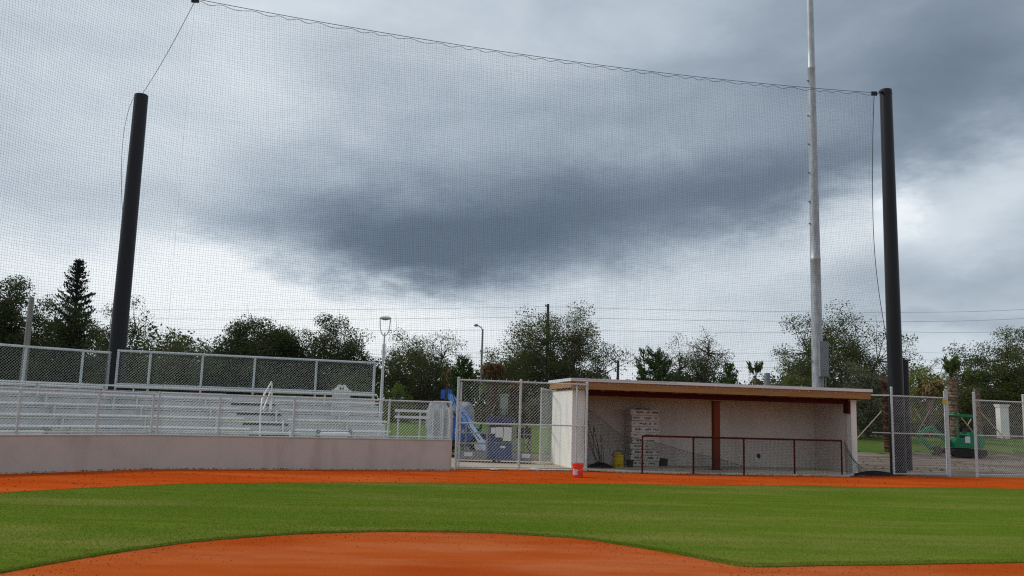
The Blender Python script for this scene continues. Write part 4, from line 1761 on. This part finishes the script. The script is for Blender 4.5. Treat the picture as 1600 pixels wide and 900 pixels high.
def tree(label, px, top, hw, Y, name='oak_tree', leaf='leaf_oak', dens=1.0, seed=1, low=.28, size=.13, gap=.25, clump=(.45, .95), nclump=None, cat='tree', group='trees beyond the ball field',
         bare=.5, flat_top=0.0, lean=0.0):
    rng = np.random.default_rng(seed)
    base = P(px, 640, Y)
    base.z = 0
    H = P(px, top, Y).z
    W = hw / F * Y * 1.12
    t = thing(name, label, cat, base, 0, group)
    cz = H * (low + (1 - low) * .46)
    rz = H * (1 - low) * .54
    n = nclump or int(70 + 26 * W * rz / 3)
    n = min(int(n * 1.25), 300)
    # uneven crown outline: radius varies with direction
    ph = rng.uniform(0, 6.28, (7, 2))
    fq = rng.integers(1, 5, (7, 2))

    def rad(az_, el_):
        y_ = np.ones_like(az_)
        lump = .045 if dens > 1.4 else .10
        for k in range(7):
            y_ += lump * np.sin(fq[k, 0] * az_ + ph[k, 0]) * np.cos(fq[k, 1] * el_ * 1.5 + ph[k, 1])
        return np.clip(y_, .62, 1.30)
    az_ = rng.uniform(0, 6.28, n)
    el_ = np.arcsin(rng.uniform(-.65, 1, n))
    rr_ = rng.uniform(0.15, 1, n) ** .55 * rad(az_, el_)
    cx = np.cos(az_) * np.cos(el_) * W * rr_ * 1.0
    cy = np.sin(az_) * np.cos(el_) * W * rr_ * .8
    czv = cz + np.sin(el_) * rz * np.minimum(rr_, 1.04) * .97
    C = np.stack([cx + base.x + lean * (czv - cz), cy + base.y, czv], 1)
    keep = rng.uniform(0, 1, n) > gap * (rr_ > .55)
    keep |= rng.uniform(0, 1, n) > .6
    C = C[keep]
    n = len(C)
    rc = rng.uniform(clump[0], clump[1], n) * (min(W, rz) / 3.2) ** .5
    size = size * .54
    cnt = np.maximum(10, (dens * 108 * rc ** 2 / (size / .13) ** 1.7 * rng.uniform(.35, 1.5, n))).astype(int)
    idx = np.repeat(np.arange(n), cnt)
    off_ = rng.normal(0, 1, (len(idx), 3))
    off_ /= np.linalg.norm(off_, axis=1, keepdims=True) + 1e-9
    off_ *= (rng.uniform(0, 1, len(idx)) ** .42 * rc[idx] * 1.05)[:, None]
    off_[:, 2] *= .7
    cen = C[idx] + off_
    v, f = leaves(cen, None, size, rng)
    np_mesh('crown', v, f, leaf, t)
    # trunk and limbs
    segs = []
    tr = max(.10, H * .024)
    fork = H * rng.uniform(.20, .28)
    p = np.array(base)
    tipz = np.array([base.x + rng.normal(0, .15), base.y, fork])
    segs.append((p, tipz, tr * 1.25, tr))
    nl = 7
    limbs = []
    for k in range(nl):
        a = 6.283 * k / nl + rng.uniform(-.3, .3)
        e = rng.uniform(.5, 1.25)
        L_ = rng.uniform(.55, .85)
        pts_ = [tipz]
        d = np.array([math.cos(a) * math.cos(e) * W, math.sin(a) * math.cos(e) * W * .8, math.sin(e) * (H - fork) * .95])
        for q in range(1, 5):
            s_ = q / 4 * L_
            pts_.append(tipz + d * s_ + rng.normal(0, .12, 3) + np.array([0, 0, -.25 * W * 0]))
        for q in range(4):
            segs.append((pts_[q], pts_[q + 1], tr * .6 * (1 - q * .2), tr * .6 * (1 - (q + 1) * .2)))
        limbs += pts_[1:]
    lim = np.array(limbs)
    for k in range(n):
        dd = np.linalg.norm(lim - C[k], axis=1)
        j = int(dd.argmin())
        m_ = (lim[j] + C[k]) / 2 + rng.normal(0, .15, 3)
        segs.append((lim[j], m_, .035, .022))
        segs.append((m_, C[k], .022, .012))
        for _ in range(3 if bare > .3 else 1):
            e_ = C[k] + rng.normal(0, 1, 3) * rc[k] * .55
            e_[2] = max(e_[2], C[k][2] - .3)
            segs.append((C[k], e_, .012, .005))
    vs_, fs_ = tubes_np(segs, 4)
    np_mesh('trunk', vs_, fs_, 'bark', t)
    return t


def bush(label, px, top, hw, Y, leaf, seed, name='bush', size=.10, group='bushes along the far fence', dens=1.0):
    return tree(label, px, top, hw, Y, name, leaf, dens, seed, low=-.1, size=size, gap=.1, clump=(.4, .8), cat='bush', group=group, bare=.1)


# left block
tree('dark dense tree cut by the photo edge beside the grey concrete pole', -12, 424, 62, 46, leaf='leaf_dark', dens=1.7, seed=3, size=.12, low=.02, gap=.1, name='shade_tree')
tree('dark tree with open twiggy top below the tall spire tree', 92, 466, 66, 54, leaf='leaf_dark', dens=1.25, seed=4, low=.02, gap=.3, name='shade_tree')
tree('twiggy thin leaved tree behind the leaning black pole', 178, 470, 52, 50, leaf='leaf_dark', dens=.6, seed=5, low=.02, gap=.35, size=.10, name='shade_tree')
tree('low twiggy tree between the leaning pole and the broad oak', 268, 518, 62, 62, leaf='leaf_oak', dens=.62, seed=6, low=.02, gap=.35, size=.12)
tree('broad dense dark oak, largest crown behind the bleachers', 398, 490, 74, 56, leaf='leaf_dark', dens=1.6, seed=107, low=.02, gap=.05)
tree('dark oak with ragged top beside the white park lamp', 515, 499, 66, 57, leaf='leaf_dark', dens=1.2, seed=18, low=.02, gap=.25)
tree('thin see-through oak between the park lamp and the street light', 662, 506, 62, 58, leaf='leaf_oak', dens=.62, seed=9, low=.02, gap=.35, size=.11)
tree('big open crowned oak in front of the wooden utility pole', 872, 480, 88, 58, leaf='leaf_oak', dens=.82, seed=10, low=.02, gap=.3, size=.12)
tree('very thin twiggy tree above the middle of the dugout roof', 1085, 507, 54, 60, leaf='leaf_oak', dens=.35, seed=12, low=.02, gap=.45, size=.10)
tree('large loose oak behind the galvanised light pole', 1312, 477, 92, 56, leaf='leaf_oak', dens=.68, seed=13, low=.02, gap=.32, size=.12)
tree('oak with loose twiggy top beyond the green digger', 1556, 516, 62, 58, leaf='leaf_oak', dens=.85, seed=14, low=.02, gap=.3, size=.12)
tree('dark oak cut by the photo edge beyond the white pillar', 1628, 508, 52, 60, leaf='leaf_oak', dens=1.0, seed=15, low=.02, gap=.2)
# bushes and lower trees
bush('dark green conical bush against the big open oak', 788, 535, 34, 62, 'leaf_green', 21, size=.11)
bush('green round bush behind the park lamp', 545, 572, 46, 55, 'leaf_green', 22)
bush('green bush behind the bleacher handrail', 437, 588, 42, 54, 'leaf_green', 23)
bush('dull green bush under the thin see-through oak', 640, 575, 40, 60, 'leaf_oak', 24)
bush('bright leafy bush between the bleacher end and the gate', 622, 600, 18, 48, 'leaf_green', 25, size=.09)
bush('dark bush under the very thin twiggy tree', 1092, 560, 58, 58, 'leaf_dark', 26, dens=1.3)
bush('yellow green bush beside the galvanised light pole', 1238, 562, 32, 54, 'leaf_yellow', 27, size=.09)
bush('pale grey green bush by the dugout roof end', 1348, 566, 36, 50, 'leaf_grey', 28, size=.09)
bush('bright yellow green bush next to the short black pole', 1462, 560, 50, 62, 'leaf_yellow', 29)
bush('dark dense bush behind the digger canopy', 1535, 566, 48, 64, 'leaf_dark', 30, dens=1.3)
bush('mid green bush behind the white pillar near the photo edge', 1578, 588, 36, 57, 'leaf_green', 31)
bush('brownish scrub bush beside the tan board fence', 862, 606, 48, 55, 'leaf_grey', 32, dens=.6)
bush('dark bush behind the concrete pole', 52, 548, 60, 52, 'leaf_dark', 33, dens=1.4)
bush('dark bush along the back of the angled bleachers', 190, 560, 60, 53, 'leaf_dark', 34, dens=1.3)
bush('dark bush below the low twiggy tree', 282, 556, 58, 60, 'leaf_dark', 36, dens=1.2)


def spire(label, px, top, base_y, hw, Y):
    """Norfolk Island pine: level whorls of tufted branches"""
    rng = np.random.default_rng(77)
    b = P(px - 8, 640, Y)
    b.z = 0
    H = P(px, top, Y).z
    W = hw / F * Y
    t = thing('norfolk_pine', label, 'tree', b, 0, 'trees beyond the ball field')
    segs = [(np.array(b), np.array((b.x, b.y, H)), .2, .03)]
    cen, dr = [], []
    z = H - .15
    k = 0
    while z > H * .42:
        f_ = (H - z) / (H * .58)
        L_ = W * (.10 + 1.05 * f_ ** .75)
        nb_ = 6
        for q in range(nb_):
            a = 6.283 * q / nb_ + k * .5 + rng.uniform(-.2, .2)
            ll = L_ * rng.uniform(.5, 1.2)
            up_ = rng.uniform(.25, .55)
            z_keep, z = z, z + rng.uniform(-.12, .12)
            for s_ in np.linspace(.12, 1, max(4, int(ll / .10))):
                p = np.array((b.x + math.cos(a) * ll * s_, b.y + math.sin(a) * ll * s_, z + up_ * ll * s_ * s_ + .02))
                m_ = 9
                cen.append(p + rng.normal(0, .055 + .03 * s_, (m_, 3)) * np.array((1, 1, .8)))
                dr.append(np.tile(np.array((math.cos(a) * .6, math.sin(a) * .6, .8)), (m_, 1)))
            segs.append((np.array((b.x, b.y, z)), np.array((b.x + math.cos(a) * ll, b.y + math.sin(a) * ll, z + up_ * ll)), .03, .012))
            z = z_keep
        z -= .30 + .20 * f_
        k += 1
    v, f = leaves(np.concatenate(cen), np.concatenate(dr), .085, rng)
    np_mesh('crown', v, f, 'leaf_norfolk', t)
    vs_, fs_ = tubes_np(segs, 5)
    np_mesh('trunk', vs_, fs_, 'bark', t)


spire('tall dark spire shaped pine with level tufted branches', 109, 406, 560, 34, 55)


def tuft_pine(label, px, top, hw, Y, seed):
    """young long-needled pine: upswept branches like bottle brushes"""
    rng = np.random.default_rng(seed)
    b = P(px, 640, Y)
    b.z = 0
    H = P(px, top, Y).z
    W = hw / F * Y
    t = thing('young_pine', label, 'tree', b, 0, 'young long needled pines')
    segs = [(np.array(b), np.array((b.x, b.y, H * .9)), .09, .03)]
    cen, dr = [], []
    nb_ = 26
    for q in range(nb_):
        a = q * 2.4 + rng.uniform(-.2, .2)
        z0 = H * (.28 + .6 * q / nb_)
        ll = W * (1.15 - .75 * q / nb_) * rng.uniform(.7, 1.15)
        p0 = np.array((b.x, b.y, z0))
        p1 = p0 + np.array((math.cos(a) * ll * .7, math.sin(a) * ll * .7, ll * .22))
        p2 = p0 + np.array((math.cos(a) * ll, math.sin(a) * ll, min(ll * .85, H * 1.0 - z0)))
        segs += [(p0, p1, .03, .022), (p1, p2, .022, .012)]
        for (a0, a1) in ((p0, p1), (p1, p2)):
            d = (a1 - a0)
            ln = np.linalg.norm(d)
            d = d / ln
            for s_ in np.linspace(.3 if a0 is p0 else 0, 1, max(3, int(ln / .07))):
                m_ = 9
                cen.append(np.tile(a0 + d * ln * s_, (m_, 1)) + rng.normal(0, .09, (m_, 3)))
                dr.append(np.tile(d, (m_, 1)) * .9 + rng.normal(0, .5, (m_, 3)))
    n_ = np.concatenate(cen)
    v, f = leaves(n_, np.concatenate(dr), .17, rng)
    # thin needles
    v4 = v.reshape(-1, 4, 3)
    mid_ = (v4[:, 1] + v4[:, 3]) / 2
    v4[:, 1] = mid_ + (v4[:, 1] - mid_) * .35
    v4[:, 3] = mid_ + (v4[:, 3] - mid_) * .35
    np_mesh('crown', v4.reshape(-1, 3), f, 'leaf_pine', t)
    vs_, fs_ = tubes_np(segs, 5)
    np_mesh('trunk', vs_, fs_, 'bark', t)


tuft_pine('bright green young pine with upswept branches above the dugout roof', 1024, 533, 42, 48, 5)
tuft_pine('narrow young pine above the dugout roof near the light pole', 1141, 553, 20, 52, 6)
tuft_pine('fuzzy green young pine beside the street light', 722, 543, 26, 54, 8)


def palm(label, px, top, Y, r, leaf, nf, flen, bark='palm_bark', seed=1, droop=.7, up_only=False):
    rng = np.random.default_rng(seed)
    b = P(px, 660, Y)
    b.z = 0
    H = P(px, top, Y).z
    t = thing('palm_tree', label, 'palm', b, 0, 'newly planted palms')
    mb = MB()
    prof = []
    z = 0
    while z < H:
        prof.append((r * (1.12 if z < .3 else 1) * rng.uniform(.92, 1.08), z))
        prof.append((r * rng.uniform(1.02, 1.25), min(H, z + .10)))
        z += rng.uniform(.09, .2)
    mb.lathe(b, prof, 12)
    for k in range(90):          # cut frond stubs
        a, zz_ = rng.uniform(0, 6.28), rng.uniform(H * .25, H)
        p = V((b.x + math.cos(a) * r, b.y + math.sin(a) * r, zz_))
        mb.bar(p, p + V((math.cos(a) * .10, math.sin(a) * .10, .17)), .06, .02, (math.cos(a), math.sin(a), 0))
    mb.build('trunk', bark, t)
    cen, dr, segs = [], [], []
    for q in range(nf):
        a = q * 2.4
        e = rng.uniform(.9, 1.5) if up_only else rng.uniform(-.2, 1.3)
        ll = flen * rng.uniform(.7, 1.15)
        prev = np.array((b.x, b.y, H))
        for s_ in range(1, 9):
            f_ = s_ / 8
            ee = e - (0 if up_only else droop * 2.0 * f_ ** 1.5)
            nx = prev + np.array((math.cos(a) * math.cos(ee), math.sin(a) * math.cos(ee), math.sin(ee))) * ll / 8
            segs.append((prev, nx, .022, .018))
            if f_ > (.5 if up_only else .3):
                d = (nx - prev) / np.linalg.norm(nx - prev)
                m_ = 11
                cen.append(np.tile(nx, (m_, 1)) + rng.normal(0, .06, (m_, 3)))
                dr.append(np.tile(d, (m_, 1)) + rng.normal(0, .45, (m_, 3)))
            prev = nx
    v, f = leaves(np.concatenate(cen), np.concatenate(dr), .22, rng)
    v4 = v.reshape(-1, 4, 3)
    mid_ = (v4[:, 1] + v4[:, 3]) / 2
    v4[:, 1] = mid_ + (v4[:, 1] - mid_) * .35
    v4[:, 3] = mid_ + (v4[:, 3] - mid_) * .35
    vs_, fs_ = tubes_np(segs, 4)
    fr_ = np_mesh('crown', v4.reshape(-1, 3), f, leaf, t)
    np_mesh('frond_stem', vs_, fs_, leaf, t)


palm('palm with drooping brown dead fronds right of the boom lift knuckle', 769, 578, 52, .22, 'frond_dead', 16, 1.0, 'palm_red', 2, 1.45)
palm('reddish palm trunk with few brown fronds behind the boom lift basket', 803, 604, 55, .22, 'frond_dead', 7, .8, 'palm_red', 3, 1.4)
palm('palm with stubby cut fronds standing over the digger', 1490, 592, 50, .24, 'frond_green', 9, 1.1, 'palm_bark', 4, up_only=True)
palm('slim palm with drooping tan fronds beyond the chain link fence', 1455, 604, 53, .13, 'frond_tan', 8, 1.1, 'palm_bark', 5, 1.0)
palm('bare grey palm stem behind the fence post by the digger', 1528, 606, 51, .15, 'frond_green', 7, 1.1, 'palm_bark', 6, up_only=True)
palm('reddish palm trunk between the dugout end and the tall black pole', 1387, 612, 46, .2, 'frond_dead', 5, .5, 'palm_red', 7, up_only=True)
palm('small palm with yellowing upright fronds behind the wall end', 697, 604, 56, .10, 'frond_tan', 6, .9, 'palm_bark', 9, up_only=True)
palm('thin bare palm stem above the tan board fence', 878, 585, 58, .10, 'frond_green', 6, 1.1, 'palm_bark', 10, up_only=True)
palm('thin palm stem poking above the dugout roof by the dark stump', 1181, 590, 56, .10, 'frond_green', 6, .9, 'palm_bark', 11, up_only=True)

for (p0, p1, Y, lb) in (((1429, 638), (1450, 676), 52.5, 'palm with tan fronds, leaning one way'), ((1453, 640), (1434, 676), 52.7, 'palm with tan fronds, leaning the other way'),
                        ((1497, 646), (1521, 676), 49.5, 'palm over the digger'), ((1525, 642), (1504, 678), 50.3, 'bare grey palm stem'),
                        ((1532, 644), (1558, 672), 50.6, 'grey palm stem towards the white pillar'), ((1378, 642), (1360, 662), 48.5, 'reddish palm by the dugout end'),
                        ((774, 632), (756, 672), 51.5, 'palm with dead fronds by the lift')):
    a_, b_ = P(*p0, Y), P(*p1, Y)
    b_ = b_ + (b_ - a_) * ((b_.z - ground_z(b_.x, b_.y)) / max(.1, a_.z - b_.z))
    mb = MB()
    mb.bar(a_, b_, .065, .04)
    tag(mb.build('wooden_prop', 'prop_wood'), 'pale wooden prop bracing the ' + lb, 'prop', 'wooden props bracing palms')

# far understory reading as one mass
rng = np.random.default_rng(5)
cen = []
for k in range(2600):
    x = rng.uniform(-62, 72)
    hmax = (6.6 if x < -8 else 5.3) + .9 * math.sin(x * .21 + 1) + .8 * math.sin(x * .53) + .5 * math.sin(x * 1.7)
    z = rng.uniform(0, 1) ** .8 * hmax
    y = 80 + rng.uniform(-2, 2) + .05 * x
    cen.append(np.array((x, y, z)) + rng.normal(0, .42, (46, 3)))
v, f = leaves(np.concatenate(cen), None, .17, rng)
o = np_mesh('treeline', v, f, 'leaf_dark', None, (0, 80, 0))
tag(o, 'far dark undergrowth filling the gaps between the trees', 'undergrowth', kind='stuff')
cen = []
for k in range(700):
    x = rng.uniform(-110, 130)
    hmax = 6.2 + 1.6 * math.sin(x * .13 + 2) + 1.0 * math.sin(x * .37)
    z = rng.uniform(0, 1) * hmax
    cen.append(np.array((x, 130 + rng.uniform(-3, 3), z)) + rng.normal(0, .7, (32, 3)))
v, f = leaves(np.concatenate(cen), None, .40, rng)
o = np_mesh('distant_woods', v, f, 'leaf_dark', None, (0, 130, 0))
tag(o, 'low distant woods seen between the nearer trees', 'woods', kind='stuff')
# weeds and rubble along the far fence line
cen = []
for k in range(1500):
    x = rng.uniform(-12, 52)
    yw = 51.0 + .085 * x + abs(rng.normal(0, 1.6))
    cen.append(np.array((x, yw, ground_z(x, yw) + rng.uniform(.0, .85))) + rng.normal(0, .2, (26, 3)))
v, f = leaves(np.concatenate(cen), None, .09, rng)
o = np_mesh('weeds', v, f, 'weed', None, (0, 60, 0))
tag(o, 'dry straggly weeds along the far fence line', 'weeds', kind='stuff')
pts = [(rng.uniform(12, 40), rng.uniform(31, 46) + 0, .02) for _ in range(420)] + [(rng.uniform(-3, 3), rng.uniform(33, 46), .03) for _ in range(90)] \
    + [(x_, y_, ground_z(x_, y_) + .03) for x_, y_ in zip(rng.uniform(14, 50, 260), 52.0 + rng.normal(0, 1.0, 260))]
tag(clods('rubble', pts, .03, .10, 'rubble'), 'broken stones and clods over the dirt lot', 'rubble', kind='stuff')

# ------------------------------------------------------------------ far pillars, fences and houses
def pillar(label, px, top, Y, wpx, m='white_wall'):
    x0 = P(px, 650, Y)
    H = P(px, top, Y).z
    w_ = wpx / F * Y
    b = V((x0.x, Y, 0))
    t = thing('pillar', label, 'pillar', b, 0, 'white fence pillars')
    mb = MB()
    mb.box(b + V((0, 0, (H - .16) / 2)), (w_, w_, H - .16))
    mb.build('shaft', m, t)
    mb = MB()
    mb.box(b + V((0, 0, H - .12)), (w_ * 1.14, w_ * 1.14, .08))
    mb.box(b + V((0, 0, H - .04)), (w_ * 1.26, w_ * 1.26, .08))
    mb.build('cap', m, t)


pillar('white capped pillar among the scrub beyond the digger', 1566, 632, 52, 13)
pillar('pale capped pillar behind the boom lift console', 787, 616, 54, 12, 'pillar_grey')
pillar('small white capped pillar behind the low white barrier', 622, 620, 56, 12)
pillar('white pillar stub beside the short black pole', 1411, 632, 50, 8)


def picket(label, pxa, pxb, top, Y, m, gap=.14):
    a, b = P(pxa, 650, Y), P(pxb, 650, Y)
    H = P((pxa + pxb) / 2, top, Y).z
    t = thing('picket_fence', label, 'fence', V((a.x, Y, 0)))
    mb = MB()
    x = a.x
    while x < b.x:
        h_ = H * random.uniform(.97, 1.02)
        mb.prism([(0, 0), (.10, 0), (.10, h_ - .06), (.05, h_), (0, h_ - .06)], V((x, Y, 0.02)), V((1, 0, 0)), V((0, 0, 1)), V((0, 1, 0)), .02)
        x += gap
    mb.build('board_panel', m, t)
    mb = MB()
    for z in (H * .25, H * .8):
        mb = MB()
        mb.bar((a.x, Y + .045, z), (b.x, Y + .045, z), .04, .08)
        mb.build('rail', m, t)


picket('weathered grey picket fence beyond the dugout end', 1342, 1384, 634, 58, 'picket')
picket('tan board fence beyond the boom lift', 815, 872, 630, 60, 'picket_tan')
picket('short white picket fence behind the low barrier', 628, 648, 632, 57, 'white_pipe', .2)
# dark iron fence
a, b = P(1404, 650, 60), P(1625, 650, 62)
t = thing('iron_fence', 'dark iron railing running behind the palms and white pillar', 'fence', V((a.x, 60, 0)))
mb = MB()
x = a.x
while x < b.x:
    y = lerp(60, 62, (x - a.x) / (b.x - a.x))
    mb.wire((x, y, 0), (x, y, 1.9), .014)
    x += .13
for z in (.25, 1.7):
    mb.bar((a.x, 60, z), (b.x, 62, z), .03, .04)
mb.build('bar_panel', 'fence_iron', t)
mb = MB()
for k in range(6):
    mb = MB()
    s_ = k / 5
    mb.box((lerp(a.x, b.x, s_), lerp(60, 62, s_), 1.0), (.09, .09, 2.05))
    mb.build('post', 'fence_iron', t)


def house(label, pxa, pxb, eave, ridge, Y, wall_m, depth=8):
    a, b = P(pxa, 640, Y), P(pxb, 640, Y)
    he, hr = P((pxa + pxb) / 2, eave, Y).z, P((pxa + pxb) / 2, ridge, Y).z
    c_ = V(((a.x + b.x) / 2, Y, 0))
    w_ = b.x - a.x
    t = thing('house', label, 'house', c_)
    mb = MB()
    mb.prism([(-w_ / 2, 0), (w_ / 2, 0), (w_ / 2, he), (0, hr - .1), (-w_ / 2, he)], c_, V((1, 0, 0)), V((0, 0, 1)), V((0, 1, 0)), depth)
    mb.build('wall', wall_m, t)
    mb = MB()
    for s_ in (-1, 1):
        p0 = c_ + V((s_ * (w_ / 2 + .35), -.4, he - .16))
        p1 = c_ + V((0, -.4, hr))
        mb.add([p0, p1, p1 + V((0, depth + .8, 0)), p0 + V((0, depth + .8, 0)),
                p0 + V((0, 0, .12)), p1 + V((0, 0, .12)), p1 + V((0, depth + .8, .12)), p0 + V((0, depth + .8, .12))],
               [(0, 1, 2, 3), (4, 7, 6, 5), (0, 4, 5, 1), (1, 5, 6, 2), (2, 6, 7, 3), (3, 7, 4, 0)])
    mb.build('roof', 'roof_tile', t)
    for s_ in (-.28, .28):
        mb = MB()
        mb.box(c_ + V((w_ * s_, -.03, he * .55)), (w_ * .16, .06, he * .4))
        fr_ = mb.build('window', 'white_pipe', t)
        mb = MB()
        mb.box(c_ + V((w_ * s_, -.065, he * .55)), (w_ * .13, .01, he * .34))
        mb.build('pane', 'glass_dark', fr_)
    mb = MB()
    mb.box(c_ + V((0, -.04, he * .36)), (w_ * .13, .08, he * .72))
    mb.build('door', 'brown_card', t)


house('pale beige house glimpsed through the guard fence mesh', 418, 492, 592, 578, 92, 'house_beige')
house('orange gabled house between the dugout end and the black pole', 1352, 1404, 634, 612, 80, 'house_orange')

# white broken-pediment entrance sign
Y = 48
a, b = P(520, 610, Y), P(546, 610, Y)
zs_ = P(533, 611, Y).z
zt_ = P(533, 603.5, Y).z
w_ = b.x - a.x
c_ = V(((a.x + b.x) / 2, Y, 0))
t = thing('entrance_sign', 'white monument with broken curved pediment behind the bleachers', 'monument', c_)
mb = MB()
mb.box(c_ + V((0, .15, zs_ / 2)), (w_, .5, zs_))
mb.box(c_ + V((0, .15, zs_ + .03)), (w_ * 1.08, .6, .08))
mb.build('body', 'white_wall', t)
for s_ in (-1, 1):
    mb = MB()
    top = zt_ - zs_ + .1
    poly = [(s_ * w_ * .5, .06), (s_ * w_ * .42, .12 * top + .06), (s_ * w_ * .30, .55 * top), (s_ * w_ * .2, .95 * top), (s_ * w_ * .12, top), (s_ * w_ * .07, .8 * top), (s_ * w_ * .12, .6 * top),
            (s_ * w_ * .16, .35 * top), (s_ * w_ * .10, .06)]
    if s_ < 0:
        poly = poly[::-1]
    mb.prism(poly, c_ + V((0, 0, zs_)), V((1, 0, 0)), V((0, 0, 1)), V((0, 1, 0)), .3)
    mb.build('pediment', 'white_wall', t)
mb = MB()
mb.lathe(c_ + V((0, .15, zs_ + .07)), [(.05, 0), (.03, .06), (.07, .12), (.06, .2), (.01, .26)], 12)
mb.build('finial', 'white_wall', t, True)

# ------------------------------------------------------------------ lamps, poles, wires
def park_lamp(label, px, top, Y):
    H = 5.55
    b = V((0, 0, 0))
    t = thing('park_lamp', label, 'lamp', b, 0, 'white park lamps')
    mb = MB()
    mb.lathe(b, [(.14, 0), (.14, .1), (.09, .12), (.075, 1.3), (.048, 3.6), (.048, 3.62), (.07, 3.64), (.07, 4.3), (.04, 4.32), (.03, 4.75)], 14)
    mb.build('post', 'lamp_white', t, True)
    mb = MB()
    for s_ in (-1, 1):
        mb = MB()
        mb.tube([(0, 0, 4.6), (s_ * .12, 0, 4.72), (s_ * .19, 0, 4.95), (s_ * .21, 0, 5.2), (s_ * .21, 0, 5.36)], .022, 6)
        mb.build('yoke', 'lamp_white', t, True)
    mb = MB()
    mb.lathe(V((0, 0, 5.34)), [(.08, -.06), (.24, .0), (.25, .03), (.20, .08), (.10, .11), (.02, .12)], 20)
    mb.build('lamp_head', 'lamp_white', t, True)
    return t


proto = park_lamp('tall white park lamp with flat round head at the bleacher end', 0, 0, 0)
for i, (px, top, lb) in enumerate(((597, 490, None), (406, 561, 'small distant white park lamp behind the bleacher handrail'), (122, 549, 'small distant white park lamp seen through the angled guard fence'))):
    # distance from the height it shows
    Y = 36.0
    for _ in range(20):
        z_ = P(px, top, Y).z
        Y *= 1 + (5.55 - z_) / max(1, z_) * .8
    p = P(px, 600, Y)
    if i == 0:
        o = proto
    else:
        o = proto.copy()
        COL.objects.link(o)
        for chd in list(proto.children):
            q = chd.copy()
            q.parent = o
            COL.objects.link(q)
        o['label'] = lb
    o.location = (p.x, p.y, 0)

# street light with a short arm
Y = 66
b = P(750, 640, Y)
b.z = 0
H = P(750, 514, Y).z
t = thing('street_light', 'slim grey street light with one short arm behind the gate', 'street light', b)
mb = MB()
mb.lathe(b, [(.14, 0), (.14, .1), (.11, .12), (.06, H)], 12)
mb.build('post', 'conc_pole', t, True)
mb = MB()
e_ = P(744, 508, Y)
mb.tube([b + V((0, 0, H - .1)), b + V((-.12, 0, H + .12)), e_ + V((.08, 0, 0))], .045, 6)
mb.build('arm', 'conc_pole', t, True)
mb = MB()
mb.lathe(e_, [(.05, -.12), (.16, -.08), (.17, .0), (.10, .08), (.03, .1)], 12)
mb.build('lamp_head', 'lift_grey', t, True)

# concrete pole at the photo's edge
Y = 44
b = P(34, 610, Y)
b.z = 0
H = P(44, 465, Y).z
mb = MB()
mb.lathe(b, [(.20, 0), (.12, H), (.10, H + .03)], 12)
tag(mb.build('concrete_pole', 'conc_pole', smooth=True), 'bare grey concrete pole rising behind the angled bleachers', 'pole')


def utility_pole(label, px, top, Y, r=.115, arm=True):
    b = P(px, 620, Y)
    b.z = 0
    H = P(px, top, Y).z
    t = thing('utility_pole', label, 'utility pole', b)
    mb = MB()
    mb.lathe(b, [(r * 1.25, 0), (r, H)], 10)
    mb.build('shaft', 'wood_pole', t, True)
    mb = MB()
    if arm:
        for dz_ in (.2, .9, 2.0):
            mb = MB()
            mb.lathe(b + V((-.2, 0, H - dz_)), [(.03, 0), (.06, .04), (.06, .12), (.02, .16)], 8)
            mb.bar(b + V((-.22, 0, H - dz_)), b + V((0, 0, H - dz_)), .04, .05)
            mb.build('insulator', 'wood_pole', t, True)
    return t


utility_pole('dark wooden utility pole rising out of the big open oak', 853, 475, 74)
utility_pole('short dark wooden pole above the dugout roof', 965, 563, 70, .10)
mb = MB()
c_ = P(1199, 600, 50)
c_.z = 0
hh_ = P(1199, 583, 50).z
mb.lathe(c_, [(.18, 0), (.17, hh_ - .1), (.15, hh_), (.05, hh_ + .02)], 14)
tag(mb.build('dark_stump', 'lift_grey', smooth=True), 'short dark grey post top above the dugout roof', 'post')

# overhead lines
lines = [((250, 484), (853, 479), (1405, 488), (1660, 480), 'topmost overhead line crossing the sky behind the net'),
         ((250, 498), (853, 495), (1405, 502.5), (1660, 494), 'second overhead line from the top behind the net'),
         ((250, 514), (853, 515), (1405, 518.5), (1660, 515), 'third overhead line from the top behind the net'),
         ((560, 545), (853, 551), (1405, 549), (1660, 552), 'faint fourth overhead line low over the trees'),
         ((560, 552), (965, 563), (1405, 561), (1660, 562), 'fifth overhead line just over the far bushes'),
         ((560, 566), (965, 572), (1405, 573), (1660, 577), 'lowest overhead line against the far bushes')]
for (a, b, c, d, lb) in lines:
    ps = [P(*a, 77), P(*b, 73.9), P(*c, 69), P(*d, 66)]
    pts_ = []
    for i in range(3):
        for k in range(12):
            s_ = k / 12
            q = ps[i].lerp(ps[i + 1], s_)
            q.z -= .12 * math.sin(math.pi * s_)
            pts_.append(q)
    pts_.append(ps[-1])
    # carry the line on past the frame
    pts_.insert(0, ps[0] + (ps[0] - ps[1]).normalized() * 40)
    mb = MB()
    mb.tube(pts_, .0095 if 'faint' not in lb else .006, 4, False)
    tag(mb.build('overhead_line', 'wire_dark'), lb, 'power line', 'overhead lines')
